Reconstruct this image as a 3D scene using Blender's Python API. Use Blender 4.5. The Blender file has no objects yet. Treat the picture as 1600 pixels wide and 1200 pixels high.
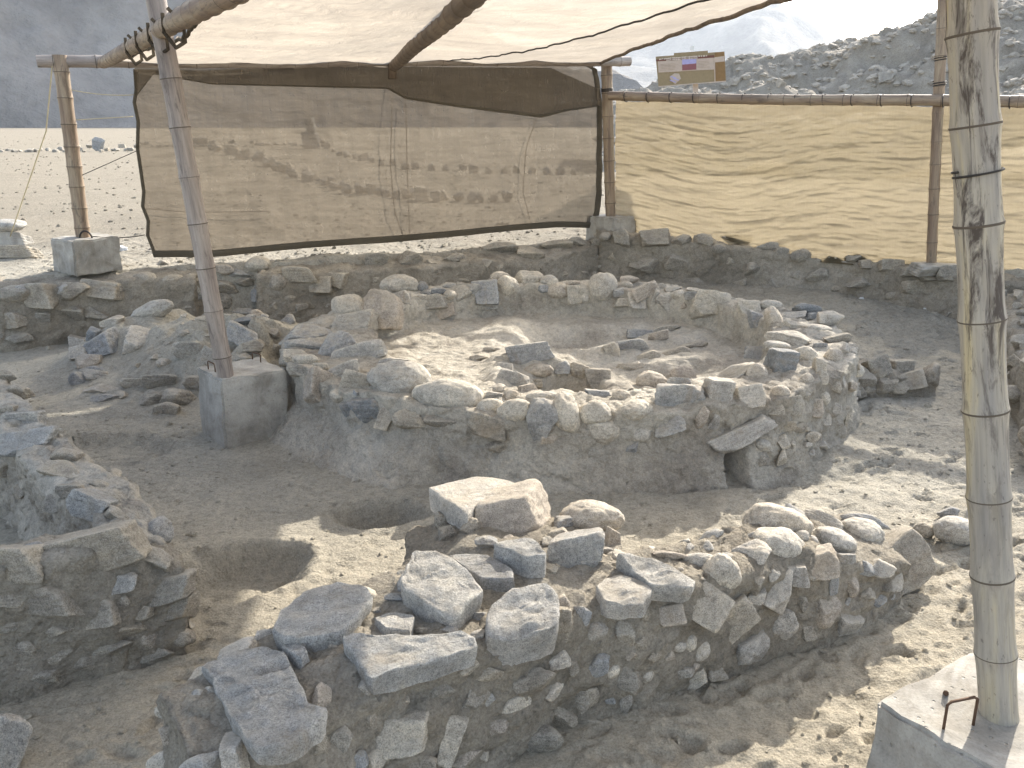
import bpy, bmesh, math, random
import numpy as np
from mathutils import Vector, Matrix, Quaternion
from mathutils.bvhtree import BVHTree

random.seed(7); RNG = np.random.default_rng(11)
SC = bpy.context.scene
COL = SC.collection
R = math.radians

# ------------------------------------------------------------------ camera
PITCH = R(16.5); FOC = 1385.0; CAM = Vector((0, 0, 1.95))
cd = bpy.data.cameras.new('camera'); cam = bpy.data.objects.new('camera', cd); COL.objects.link(cam)
cam.location = CAM; cam.rotation_euler = (R(90) - PITCH, 0, 0)
cd.sensor_width = 36; cd.lens = 36 * FOC / 1600; cd.clip_start = 0.05; cd.clip_end = 6000
SC.camera = cam
# ------------------------------------------------------------------ sky, sun, exposure
SUN_AZ, SUN_EL = R(30.5), R(29.5)          # azimuth to the right of the view direction (+Y)
w = bpy.data.worlds.new('World'); SC.world = w; w.use_nodes = True
nt = w.node_tree; nt.nodes.clear()
sky = nt.nodes.new('ShaderNodeTexSky'); sky.sky_type = 'NISHITA'; sky.sun_disc = False
sky.sun_elevation = SUN_EL; sky.sun_rotation = SUN_AZ; sky.dust_density = 2.2; sky.air_density = 1.0; sky.ozone_density = 1.0
bg = nt.nodes.new('ShaderNodeBackground'); bg.inputs[1].default_value = 0.15
wo = nt.nodes.new('ShaderNodeOutputWorld')
hs = nt.nodes.new('ShaderNodeHueSaturation'); hs.inputs['Saturation'].default_value = .64
nt.links.new(sky.outputs[0], hs.inputs['Color']); nt.links.new(hs.outputs[0], bg.inputs[0]); nt.links.new(bg.outputs[0], wo.inputs[0])
sl = bpy.data.lights.new('sun', 'SUN'); sl.energy = 3.8; sl.angle = R(0.5); sl.color = (1, 0.93, 0.82)
so = bpy.data.objects.new('sun', sl); COL.objects.link(so)
SUND = Vector((math.sin(SUN_AZ) * math.cos(SUN_EL), math.cos(SUN_AZ) * math.cos(SUN_EL), math.sin(SUN_EL)))
so.rotation_mode = 'QUATERNION'; so.rotation_quaternion = SUND.to_track_quat('Z', 'Y'); so.location = SUND * 50
SC.view_settings.view_transform = 'Standard'; SC.view_settings.look = 'None'
SC.view_settings.exposure = 1.42; SC.view_settings.gamma = 1; SC.view_settings.use_curve_mapping = False
SC.cycles.max_bounces = 8; SC.cycles.transparent_max_bounces = 12

# ------------------------------------------------------------------ pixel <-> place helpers (photo is 1600 x 1200)
CX = Vector((1, 0, 0)); CF = Vector((0, math.cos(PITCH), -math.sin(PITCH))); CU = Vector((0, math.sin(PITCH), math.cos(PITCH)))
def ray(px, py): return (CX * ((px - 800) / FOC) + CU * ((600 - py) / FOC) + CF).normalized()
def onz(px, py, z=0.0):
    d = ray(px, py); return CAM + d * ((z - CAM.z) / d.z)
def ony(px, py, y):
    d = ray(px, py); return CAM + d * (y / d.y)
def onplane(px, py, p, n):
    d = ray(px, py); n = Vector(n); return CAM + d * ((Vector(p) - CAM).dot(n) / d.dot(n))
def depth(p): return (p - CAM).dot(CF)

# ------------------------------------------------------------------ vector noise
def _hash(i, j, k, s):
    h = (i.astype(np.int64) * 374761393 + j.astype(np.int64) * 668265263 + k.astype(np.int64) * 2147483647 + s * 974634777) & 0xffffffff
    h = ((h ^ (h >> 13)) * 1274126177) & 0xffffffff
    return ((h ^ (h >> 16)) & 0xffff) / 32767.5 - 1
def vnoise(P, s=0):
    P = np.asarray(P, float); F = np.floor(P); f = P - F; f = f * f * f * (f * (f * 6 - 15) + 10)
    i, j, k = F[..., 0], F[..., 1], F[..., 2]; x, y, z = f[..., 0], f[..., 1], f[..., 2]
    out = 0
    for a in (0, 1):
        for b in (0, 1):
            for c in (0, 1):
                out = out + _hash(i + a, j + b, k + c, s) * (x if a else 1 - x) * (y if b else 1 - y) * (z if c else 1 - z)
    return out
def fbm(P, sc=1.0, oc=4, s=0, gain=.5):
    P = np.asarray(P, float) * sc; r = 0; a = 1
    for o in range(oc):
        r = r + a * vnoise(P + 17.3 * o, s + o); P = P * 2.03; a *= gain
    return r
def sst(a, b, x): t = np.clip((x - a) / (b - a), 0, 1); return t * t * (3 - 2 * t)

# ------------------------------------------------------------------ object helpers
def mesh(name, verts, faces, mat=None, sharp=None):
    me = bpy.data.meshes.new(name)
    v = np.asarray(verts, dtype=np.float32); f = np.asarray(faces, dtype=np.int32) if not isinstance(faces, list) else faces
    if isinstance(f, list): me.from_pydata([tuple(x) for x in v], [], f)
    else:
        n, k = f.shape
        me.vertices.add(len(v)); me.vertices.foreach_set('co', v.ravel())
        me.loops.add(n * k); me.loops.foreach_set('vertex_index', f.ravel())
        me.polygons.add(n); me.polygons.foreach_set('loop_start', np.arange(0, n * k, k, dtype=np.int32))
        me.update(calc_edges=True)
    me.validate()
    if mat: me.materials.append(mat)
    me.polygons.foreach_set('use_smooth', np.ones(len(me.polygons), dtype=bool))
    if sharp: me.set_sharp_from_angle(angle=R(sharp))
    me.update()
    return me
def link(name, me, parent=None, loc=None, rot=None, scale=None):
    o = bpy.data.objects.new(name, me); COL.objects.link(o)
    if parent: o.parent = parent
    if loc is not None: o.location = loc
    if rot is not None: o.rotation_mode = 'QUATERNION'; o.rotation_quaternion = rot
    if scale is not None: o.scale = scale
    return o
def tag(o, label, cat, group=None):
    o['label'] = label; o['category'] = cat
    if group: o['group'] = group
    return o
def thing(name, loc, label, cat, group=None):
    o = bpy.data.objects.new(name, None); COL.objects.link(o); o.location = loc; o.empty_display_size = .1
    return tag(o, label, cat, group)
def gridfaces(nu, nv, wrapu=False):
    i = np.arange(nu if wrapu else nu - 1)[:, None]; j = np.arange(nv - 1)[None, :]
    i2 = (i + 1) % nu
    return np.stack([(i * nv + j), (i2 * nv + j), (i2 * nv + j + 1), (i * nv + j + 1)], -1).reshape(-1, 4)
def bvh_of(me, off=Vector((0, 0, 0))):
    n = len(me.vertices); co = np.empty(n * 3, np.float32); me.vertices.foreach_get('co', co)
    co = co.reshape(-1, 3) + np.array(off)
    return BVHTree.FromPolygons([tuple(c) for c in co], [tuple(p.vertices) for p in me.polygons])

# ------------------------------------------------------------------ materials
class NT:
    def __init__(s, name):
        s.m = bpy.data.materials.new(name); s.m.use_nodes = True; s.t = s.m.node_tree; s.n = s.t.nodes; s.n.clear()
        s.out = s.n.new('ShaderNodeOutputMaterial')
    def a(s, typ, ins=None, **kw):
        n = s.n.new(typ)
        for k, v in kw.items(): setattr(n, k, v)
        for k, v in (ins or {}).items():
            if isinstance(v, bpy.types.NodeSocket): s.t.links.new(v, n.inputs[k])
            else: n.inputs[k].default_value = v
        return n
    def noise(s, vec, scale, detail=4, rough=.55, dist=0): return s.a('ShaderNodeTexNoise', {'Vector': vec, 'Scale': scale, 'Detail': detail, 'Roughness': rough, 'Distortion': dist}).outputs[0]
    def ramp(s, fac, stops, interp='LINEAR'):
        r = s.a('ShaderNodeValToRGB', {'Fac': fac}); cr = r.color_ramp; cr.interpolation = interp
        while len(cr.elements) < len(stops): cr.elements.new(.5)
        for e, (p, c) in zip(cr.elements, stops):
            e.position = p; e.color = (*c, 1) if isinstance(c, tuple) else (c, c, c, 1)
        return r.outputs[0]
    def mix(s, fac, a, b, mode='MIX'):
        n = s.a('ShaderNodeMix', data_type='RGBA', blend_type=mode)
        for k, v in ((0, fac), (6, a), (7, b)):
            if isinstance(v, bpy.types.NodeSocket): s.t.links.new(v, n.inputs[k])
            else: n.inputs[k].default_value = (*v, 1) if isinstance(v, tuple) else v
        return n.outputs[2]
    def math(s, op, a, b=0.0):
        n = s.a('ShaderNodeMath', operation=op)
        for k, v in ((0, a), (1, b)):
            if isinstance(v, bpy.types.NodeSocket): s.t.links.new(v, n.inputs[k])
            else: n.inputs[k].default_value = v
        return n.outputs[0]
    def bump(s, h, st, d, nrm=None):
        ins = {'Height': h, 'Strength': st, 'Distance': d}
        if nrm: ins['Normal'] = nrm
        return s.a('ShaderNodeBump', ins).outputs[0]
    def bsdf(s, col, rough=.9, nrm=None, spec=.25, met=0):
        ins = {'Base Color': col if isinstance(col, bpy.types.NodeSocket) else (*col, 1), 'Roughness': rough, 'Specular IOR Level': spec, 'Metallic': met}
        if nrm: ins['Normal'] = nrm
        b = s.a('ShaderNodeBsdfPrincipled', ins); s.t.links.new(b.outputs[0], s.out.inputs[0]); return s.m
    def pos(s): return s.a('ShaderNodeNewGeometry').outputs['Position']
    def obj(s): return s.a('ShaderNodeTexCoord').outputs['Object']
    def map(s, vec, scale): return s.a('ShaderNodeMapping', {'Vector': vec, 'Scale': scale}).outputs[0]

def m_earth(name, c0, c1, c2, grit=1.0, pale=None):
    t = NT(name); p = t.pos()
    a = t.noise(p, 1.7, 6, .6); b = t.noise(p, 22, 8, .7); c = t.noise(p, 150, 4, .7); d = t.noise(p, 55, 6, .75)
    col = t.ramp(a, [(.33, c0), (.52, c1), (.7, c2)])
    if pale:                                              # paler front, greyer further in: colour stands in for the right net's half shade
        sy = t.a('ShaderNodeSeparateXYZ', {0: p}).outputs[1]
        f = t.ramp(t.math('ADD', t.math('MULTIPLY', sy, .1), t.math('MULTIPLY', t.noise(p, .8, 4, .6), .12)), [(.40, 1.0), (.52, 0.0)])
        col = t.mix(t.math('MULTIPLY', f, .7), col, pale)
        fp = t.ramp(t.math('ADD', t.math('MULTIPLY', sy, .05), t.math('MULTIPLY', t.noise(p, .5, 5, .65), .2)), [(.50, 0.0), (.66, 1.0)])
        col = t.mix(t.math('MULTIPLY', fp, .75), col, t.mix(t.noise(p, .9, 6, .7), (.21, .182, .14), (.29, .253, .195)))
    col = t.mix(.75, col, t.ramp(b, [(.3, (.66, .65, .63)), (.5, (1, 1, 1)), (.7, (1.22, 1.2, 1.16))]), 'MULTIPLY')
    col = t.mix(.7, col, t.ramp(d, [(.3, .7), (.48, 1.0), (.7, 1.25)]), 'MULTIPLY')
    col = t.mix(.7, col, t.ramp(c, [(.3, .6), (.48, 1.0), (.72, 1.3)]), 'MULTIPLY')
    v = t.a('ShaderNodeTexVoronoi', {'Vector': p, 'Scale': 75}).outputs[0]
    v2 = t.a('ShaderNodeTexVoronoi', {'Vector': p, 'Scale': 19}).outputs[0]
    n = t.bump(t.noise(p, 12, 9, .75), .7 * grit, .05); n = t.bump(b, .6 * grit, .025, n)
    n = t.bump(v, .4 * grit, .008, n); n = t.bump(v2, .25 * grit, .014, n); n = t.bump(c, .5 * grit, .005, n)
    return t.bsdf(col, .95, n, .12)
M_sand = m_earth('sand', (.385, .36, .305), (.455, .425, .36), (.515, .48, .405), 1.15, (.48, .425, .33))
M_mud = m_earth('mud_mortar', (.29, .26, .212), (.39, .352, .29), (.485, .44, .37), 1.3)
M_plaster = m_earth('mud_plaster', (.33, .30, .255), (.49, .455, .39), (.59, .555, .485), 1.0)

def m_stone(name, cols, dust=.5, grain=1.0):
    t = NT(name); p = t.pos(); o = t.obj()
    rnd = t.a('ShaderNodeObjectInfo').outputs['Random']
    off = t.a('ShaderNodeVectorMath', {0: p, 1: t.a('ShaderNodeCombineXYZ', {0: t.math('MULTIPLY', rnd, 41), 1: t.math('MULTIPLY', rnd, 23)}).outputs[0]}, operation='ADD').outputs[0]
    n = len(cols)
    col = t.ramp(rnd, [((i + .02) / n, c) for i, c in enumerate(cols)], 'CONSTANT')
    a = t.noise(off, 9, 6, .6, .4); b = t.noise(off, 60, 5, .7); s = t.noise(off, 230, 2, .6)
    col = t.mix(.85, col, t.ramp(a, [(.3, (.66, .655, .65)), (.5, (1, 1, 1)), (.7, (1.18, 1.14, 1.06))]), 'MULTIPLY')
    col = t.mix(.75, col, t.ramp(b, [(.32, .58), (.5, 1.0), (.7, 1.22)]), 'MULTIPLY')
    col = t.mix(.7, col, t.ramp(s, [(.33, .45), (.5, 1.0), (.68, 1.35)]), 'MULTIPLY')
    stain = t.ramp(t.noise(off, 5, 5, .65, .8), [(.55, 0.0), (.68, 1.0)])
    col = t.mix(t.math('MULTIPLY', stain, .45), col, (.36, .29, .205))
    g = t.a('ShaderNodeNewGeometry')
    nz = t.a('ShaderNodeSeparateXYZ', {0: g.outputs['Normal']}).outputs[2]
    d = t.math('MULTIPLY', t.ramp(nz, [(.35, 0.0), (.85, 1.0)]), t.ramp(t.noise(off, 14, 5, .65), [(.36, 0.0), (.62, dust)]))
    col = t.mix(d, col, (.47, .42, .34))
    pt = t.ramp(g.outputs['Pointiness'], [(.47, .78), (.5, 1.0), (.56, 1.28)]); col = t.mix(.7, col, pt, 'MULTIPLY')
    st = t.noise(t.map(off, (6, 6, 34)), 1, 5, .6, .5)
    nn = t.bump(st, .45 * grain, .018); nn = t.bump(t.noise(off, 20, 9, .74), .8 * grain, .025, nn); nn = t.bump(b, .6 * grain, .006, nn)
    return t.bsdf(col, .85, nn, .25)
STC = [(.40, .375, .33), (.46, .42, .355), (.36, .355, .34), (.50, .46, .39), (.33, .335, .335), (.44, .39, .33), (.42, .40, .365), (.52, .485, .43)]
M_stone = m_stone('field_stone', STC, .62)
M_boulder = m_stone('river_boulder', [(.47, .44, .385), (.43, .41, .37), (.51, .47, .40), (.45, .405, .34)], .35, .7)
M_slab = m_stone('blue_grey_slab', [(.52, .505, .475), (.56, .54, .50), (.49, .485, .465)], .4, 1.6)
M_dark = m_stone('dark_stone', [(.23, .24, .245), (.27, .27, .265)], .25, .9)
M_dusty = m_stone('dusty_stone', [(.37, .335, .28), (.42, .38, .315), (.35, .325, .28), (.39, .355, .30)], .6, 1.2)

M_ruin = m_stone('ruin_stone', [(.37, .335, .285), (.42, .38, .32), (.33, .305, .265), (.40, .36, .305)], .6, 1.0)

def m_concrete():
    t = NT('concrete'); p = t.pos(); a = t.noise(p, 7, 6, .65); b = t.noise(p, 130, 3, .6)
    col = t.ramp(a, [(.3, (.29, .275, .245)), (.5, (.39, .372, .335)), (.7, (.49, .468, .42))])
    col = t.mix(.4, col, t.ramp(b, [(.3, .65), (.5, 1.0), (.7, 1.15)]), 'MULTIPLY')
    st = t.noise(t.map(p, (9, 9, 1.2)), 1, 4, .6)
    col = t.mix(.4, col, t.ramp(st, [(.35, .55), (.55, 1.0)]), 'MULTIPLY')
    vo = t.a('ShaderNodeTexVoronoi', {'Vector': p, 'Scale': 30}).outputs[0]
    pit = t.ramp(vo, [(.07, 0.0), (.17, 1.0)])
    col = t.mix(.45, col, t.ramp(t.noise(p, 3.2, 6, .7, 1.2), [(.38, (.62, .58, .52)), (.5, (1, 1, 1)), (.66, (1.1, 1.1, 1.1))]), 'MULTIPLY')
    n = t.bump(a, .35, .02); n = t.bump(pit, .7, .008, n); n = t.bump(b, .3, .003, n)
    return t.bsdf(col, .9, n, .2)
M_conc = m_concrete()

def m_bamboo(name, c0, c1, c2, mold=.5, mcol=(.075, .06, .05), top=False):
    t = NT(name); o = t.obj(); rnd = t.a('ShaderNodeObjectInfo').outputs['Random']
    off = t.a('ShaderNodeVectorMath', {0: o, 1: t.a('ShaderNodeCombineXYZ', {2: t.math('MULTIPLY', rnd, 9.0)}).outputs[0]}, operation='ADD').outputs[0]
    fib = t.noise(t.map(off, (110, 110, 2.0)), 1, 4, .6); big = t.noise(t.map(off, (14, 14, 1.6)), 1, 5, .6, .6)
    col = t.ramp(big, [(.35, c0), (.5, c1), (.66, c2)])
    col = t.mix(.5, col, t.ramp(fib, [(.3, .6), (.5, 1.0), (.7, 1.18)]), 'MULTIPLY')
    mo = t.ramp(t.noise(t.map(off, (26, 26, 4.5)), 1, 6, .72, .8), [(.60 - .12 * mold, 0.0), (.70 - .10 * mold, 1.0)])
    if top: mo = t.math('MULTIPLY', mo, t.ramp(t.math('MULTIPLY', t.a('ShaderNodeSeparateXYZ', {0: o}).outputs[2], .5), [(.3, .22), (.6, 1.0)]))
    col = t.mix(t.math('MULTIPLY', mo, min(1, mold * 1.2)), col, mcol)
    sp = t.ramp(t.noise(t.map(off, (90, 90, 40)), 1, 3, .6), [(.64, 0.0), (.70, 1.0)])
    col = t.mix(t.math('MULTIPLY', sp, .6 * mold), col, mcol)
    n = t.bump(fib, .35, .003); n = t.bump(big, .3, .006, n)
    return t.bsdf(col, .62, n, .35)
M_bamA = m_bamboo('weathered_bamboo', (.22, .185, .165), (.32, .275, .24), (.42, .37, .325), .5)
M_bamB = m_bamboo('pale_bamboo', (.29, .27, .245), (.38, .345, .285), (.50, .425, .27), .85, top=True)
M_bamC = m_bamboo('brown_bamboo', (.20, .145, .105), (.29, .22, .155), (.38, .31, .22), .5)
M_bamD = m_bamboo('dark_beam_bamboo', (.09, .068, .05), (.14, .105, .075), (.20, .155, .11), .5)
M_node = NT('bamboo_node'); M_node = M_node.bsdf((.11, .09, .07), .8)
M_wire = NT('black_wire').bsdf((.035, .032, .03), .6)
M_rust = NT('rusty_rebar').bsdf((.12, .075, .05), .75, met=.3)
M_rope = NT('pale_rope').bsdf((.50, .44, .30), .9)

def m_net(name, c, trans, diff, streak=.2, dark=1.0):
    t = NT(name); p = t.pos()
    wv = t.noise(t.map(p, (60, 60, 3)), 1, 3, .6); wh = t.noise(t.map(p, (2.2, 2.2, 26)), 1, 4, .6, .3); bl = t.noise(p, 1.6, 4, .6)
    col = t.mix(.4, (c[0], c[1], c[2]), t.ramp(bl, [(.3, (.78, .76, .74)), (.6, (1.08, 1.06, 1.0))]), 'MULTIPLY')
    col = t.mix(.35, col, t.ramp(wh, [(.35, .7), (.6, 1.1)]), 'MULTIPLY')
    weave = t.noise(t.map(p, (420, 420, 420)), 1, 2, .5)
    col = t.mix(.3, col, t.ramp(weave, [(.35, .7), (.6, 1.15)]), 'MULTIPLY')
    n = t.bump(wh, .35, .02); n = t.bump(t.noise(t.map(p, (7, 7, 16)), 1, 5, .65, .6), .5, .03, n)
    df = t.a('ShaderNodeBsdfDiffuse', {'Color': col, 'Normal': n}); tl = t.a('ShaderNodeBsdfTranslucent', {'Color': col, 'Normal': n})
    m1 = t.a('ShaderNodeMixShader', {0: 1 - diff, 1: df.outputs[0], 2: tl.outputs[0]})
    fac = t.math('ADD', t.ramp(t.math('ADD', t.math('MULTIPLY', wv, .55), t.math('MULTIPLY', wh, .45)), [(.38, max(0, trans - streak * .6)), (.55, trans), (.72, trans + streak)]), 0.0)
    tr = t.a('ShaderNodeBsdfTransparent', {'Color': (1, .97, .9, 1)})
    m2 = t.a('ShaderNodeMixShader', {0: fac, 1: m1.outputs[0], 2: tr.outputs[0]})
    t.t.links.new(m2.outputs[0], t.out.inputs[0]); return t.m
M_netB = m_net('tan_shade_net', (.145, .123, .098), .22, .45, .12)
M_netR = m_net('golden_shade_net', (.215, .183, .125), .19, .38, .12)
M_canopy = m_net('canopy_net', (.45, .395, .325), .04, .25, .04)
M_hem = m_net('dark_net_hem', (.13, .115, .09), .04, .8, .03)
M_val = m_net('doubled_net', (.11, .093, .073), .2, .55, .08)

# ------------------------------------------------------------------ stone shapes, shared
def ico(n):
    bm = bmesh.new(); bmesh.ops.create_icosphere(bm, subdivisions=n, radius=1)
    v = np.array([x.co[:] for x in bm.verts]); f = np.array([[q.index for q in p.verts] for p in bm.faces], dtype=np.int32)
    bm.free(); return v, f
ICO = {n: ico(n) for n in (2, 3, 4, 5)}
def stone_shape(kind, seed, n=5):
    rg = np.random.default_rng(seed); D, F = ICO[n]
    def rdir(k):
        q = rg.normal(size=(k, 3)); return q / np.linalg.norm(q, axis=1)[:, None]
    if kind == 'r': N = rdir(7); P = rg.uniform(.85, 1.0, 7); k = 4.5; am = .05
    elif kind == 'a': N = rdir(11); P = rg.uniform(.55, .9, 11); k = 20; am = .045
    else:
        N = np.array([[1, 0, 0], [-1, 0, 0], [0, 1, 0], [0, -1, 0], [0, 0, 1], [0, 0, -1]], float) + rg.normal(0, .17, (6, 3))
        N = np.vstack([N / np.linalg.norm(N, axis=1)[:, None], rdir(4)]); P = np.r_[rg.uniform(.55, .68, 6), rg.uniform(.78, .95, 4)]; k = 26; am = .035
    dots = np.clip(D @ N.T, 0, None) / P
    r = (np.sum(dots ** k, 1) + (.85 if kind != 'r' else 1.0) ** k * (1 if kind == 'r' else .5)) ** (-1 / k)
    V = D * r[:, None]
    V = V * (1 + am * fbm(D + seed * 3.1, 2.2, 3, seed) + .5 * am * fbm(D + seed, 6.5, 3, seed + 5))[:, None]
    if kind != 'r':
        lay = np.floor((V[:, 2] + .06 * fbm(V, 2, 2, seed)) * 7) % 2
        V[:, :2] *= (1 - .018 * lay)[:, None]
    V = V - (V.max(0) + V.min(0)) / 2; V = V / (V.max(0) - V.min(0))
    return V, F
SHAPES = {}
for kd, cnt in (('r', 8), ('a', 12), ('b', 10)):
    for i in range(cnt):
        V, F = stone_shape(kd, 100 * (ord(kd)) + i)
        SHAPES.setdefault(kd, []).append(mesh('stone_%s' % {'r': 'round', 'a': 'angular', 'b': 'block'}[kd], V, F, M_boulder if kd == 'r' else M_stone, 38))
SMALL = {}
for kd in 'rab':
    for i in range(6):
        V, F = stone_shape(kd, 700 * (ord(kd)) + i, 4)
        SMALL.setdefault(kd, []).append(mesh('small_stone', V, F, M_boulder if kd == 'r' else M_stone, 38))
TINY = []
for i in range(6):
    V, F = stone_shape('a', 4000 + i, 3); TINY.append(mesh('tiny_stone', V, F, M_stone, 38))

def basis_rot(x, y, z):
    return Matrix((x, y, z)).transposed().to_quaternion()
def put_stone(parent, P, size, quat, kind='a', name='stone', pool=None, mat=None):
    me = random.choice((pool or SHAPES)[kind])
    fl = random.choice([Quaternion(), Quaternion((0, 0, 1), math.pi), Quaternion((0, 1, 0), math.pi), Quaternion((1, 0, 0), math.pi)])
    o = link(name, me, parent, P - (parent.location if parent else Vector()), quat @ fl, size)
    if mat: o.material_slots[0].link = 'OBJECT'; o.material_slots[0].material = mat
    return o
MATS = {'d': M_dark, 's': M_slab, 'u': M_dusty}
def px_stones(parent, hit, text, taken, sink=.18, dfac=.85, mat=None):
    """each entry: cx cy w h rot kind - photo pixels of a stone on the surface that hit() finds"""
    for ln in text.replace('\n', ';').split(';'):
        q = ln.split()
        if len(q) < 5: continue
        cx, cy, wd, ht = map(float, q[:4]); rot = R(float(q[4])) if len(q) > 5 else 0; kd = q[-1]
        P = hit(cx, cy + ht * .1)
        if P is None: print('miss', ln); continue
        k = depth(P) / FOC; W, H = wd * k * 1.12, ht * k * 1.14; D = dfac * min(max(W, H), 1.7 * min(W, H))
        x = CX * math.cos(rot) + CU * math.sin(rot); z = -CX * math.sin(rot) + CU * math.cos(rot)
        rr = ray(cx, cy); Pc = CAM + rr * ((P - CAM).length + sink * D)
        put_stone(parent, Pc, (W, D, H), basis_rot(x, CF, z), kd[0], mat=MATS.get(kd[1:], mat))
        taken.append((Pc, max(W, H) * .5))
def scatter(parent, me, off, n, smin, smax, taken, filt=None, kinds='aabr', sink=.15, gap=.85, mat=None, flat=.7, name='stone', pool=None):
    nv = len(me.vertices); co = np.empty(nv * 3, np.float32); me.vertices.foreach_get('co', co); co = co.reshape(-1, 3) + np.array(off)
    npoly = len(me.polygons); ar = np.empty(npoly); me.polygons.foreach_get('area', ar)
    nr = np.empty(npoly * 3); me.polygons.foreach_get('normal', nr); nr = nr.reshape(-1, 3)
    ce = np.empty(npoly * 3); me.polygons.foreach_get('center', ce); ce = ce.reshape(-1, 3) + np.array(off)
    if filt is not None: ar = ar * filt(ce, nr)
    ids = RNG.choice(npoly, size=n * 14, p=ar / ar.sum()); got = 0
    sizes = sorted([smin + (smax - smin) * random.random() ** 1.7 for _ in range(n)], reverse=True)
    ids = list(ids)
    for s in sizes:
        for _ in range(10):
            if not ids: return
            i = ids.pop(); P = Vector(ce[i]); N = Vector(nr[i]).normalized()
            if any((P - q).length < (r + s * .5) * gap for q, r in taken): continue
            x = N.cross(Vector((0, 0, 1)))
            x = x.normalized() if x.length > .3 else Vector((math.cos(s * 99), math.sin(s * 99), 0))
            x = (x - N * x.dot(N)).normalized(); z = x.cross(N)
            a = random.gauss(0, .35); x2 = x * math.cos(a) + z * math.sin(a); z2 = -x * math.sin(a) + z * math.cos(a)
            W = s; H = s * random.uniform(flat * .8, flat * 1.25); D = s * .7
            put_stone(parent, P - N * D * sink, (W, D, H), basis_rot(x2, N, z2) if True else None, random.choice(kinds), name, pool or SMALL, mat)
            taken.append((P, s * .5)); got += 1; break

def slab(parent, poly, z0, thick, gx=0, gy=0, mat=M_slab, rough=.006, name='stone', seed=0, plane=None, ext=None, und=.985, rnd=.05):
    """a flat stone: its top outline on the plane z0 + gx*dx + gy*dy (or a given plane), extruded away"""
    if plane: p0, n = Vector(plane[0]), Vector(plane[1]).normalized()
    else:
        c = [sum(p[i] for p in poly) / len(poly) for i in (0, 1)]; p0 = onz(c[0], c[1], z0); n = Vector((-gx, -gy, 1)).normalized()
    pts = [onplane(px, py, p0, n) for px, py in poly]
    B = []
    for i, p in enumerate(pts):
        q = pts[(i + 1) % len(pts)]; m = max(1, int((q - p).length / .022))
        B += [np.array(p.lerp(q, k / m)) for k in range(m)]
    B = np.array(B); C = B.mean(0); e = np.array(ext if ext else -n)
    rng = np.random.default_rng(seed + 5)
    # soften the outline
    Bs = .12 * np.roll(B, 1, 0) + .76 * B + .12 * np.roll(B, -1, 0)
    Bs = C + (Bs - C) * (1 + .035 * fbm(Bs, 22, 4, seed, .6))[:, None]
    loops = []
    for s in np.linspace(.0, .96, 14)[1:]: loops.append(C + (Bs - C) * s)
    loops.append(C + (Bs - C) * .995 + e * thick * rnd * .5)
    for s in np.linspace(rnd, 1, 6): loops.append(C + (Bs - C) * (1 + .02 * math.sin(s * 3) - (1 - und) * s) + e * thick * s)
    loops.append(C + (Bs - C) * .6 + e * thick * 1.05)
    L = np.array(loops); nl, nb = L.shape[:2]
    V = np.vstack([L.reshape(-1, 3), [C], [C + e * thick]])
    d = rough * .8 * fbm(V, 7, 5, seed, .55) + rough * .9 * (1 - 2 * np.abs(fbm(V @ np.array([[.9, -.44, 0], [.44, .9, 0], [0, 0, 1]]) * np.array([.35, 1.6, 1]), 16, 3, seed + 3)))
    nn = np.array(n)
    V = V + d[:, None] * nn + rough * .6 * np.stack([fbm(V, 18, 3, seed + 7 + k) for k in range(3)], -1)
    F = [tuple(x) for x in gridfaces(nl, nb + 0)] if False else []
    idx = lambda l, b: l * nb + b % nb
    for l in range(nl - 1):
        for b in range(nb): F.append((idx(l, b), idx(l, b + 1), idx(l + 1, b + 1), idx(l + 1, b)))
    for b in range(nb):
        F.append((nl * nb, idx(0, b + 1), idx(0, b))); F.append((nl * nb + 1, idx(nl - 1, b), idx(nl - 1, b + 1)))
    me = mesh('slab', V - np.array(parent.location), F, mat)
    bm = bmesh.new(); bm.from_mesh(me); bmesh.ops.recalc_face_normals(bm, faces=bm.faces); bm.to_mesh(me); bm.free()
    me.set_sharp_from_angle(angle=R(40))
    return link(name, me, parent, (0, 0, 0)), Vector(C)

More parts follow.
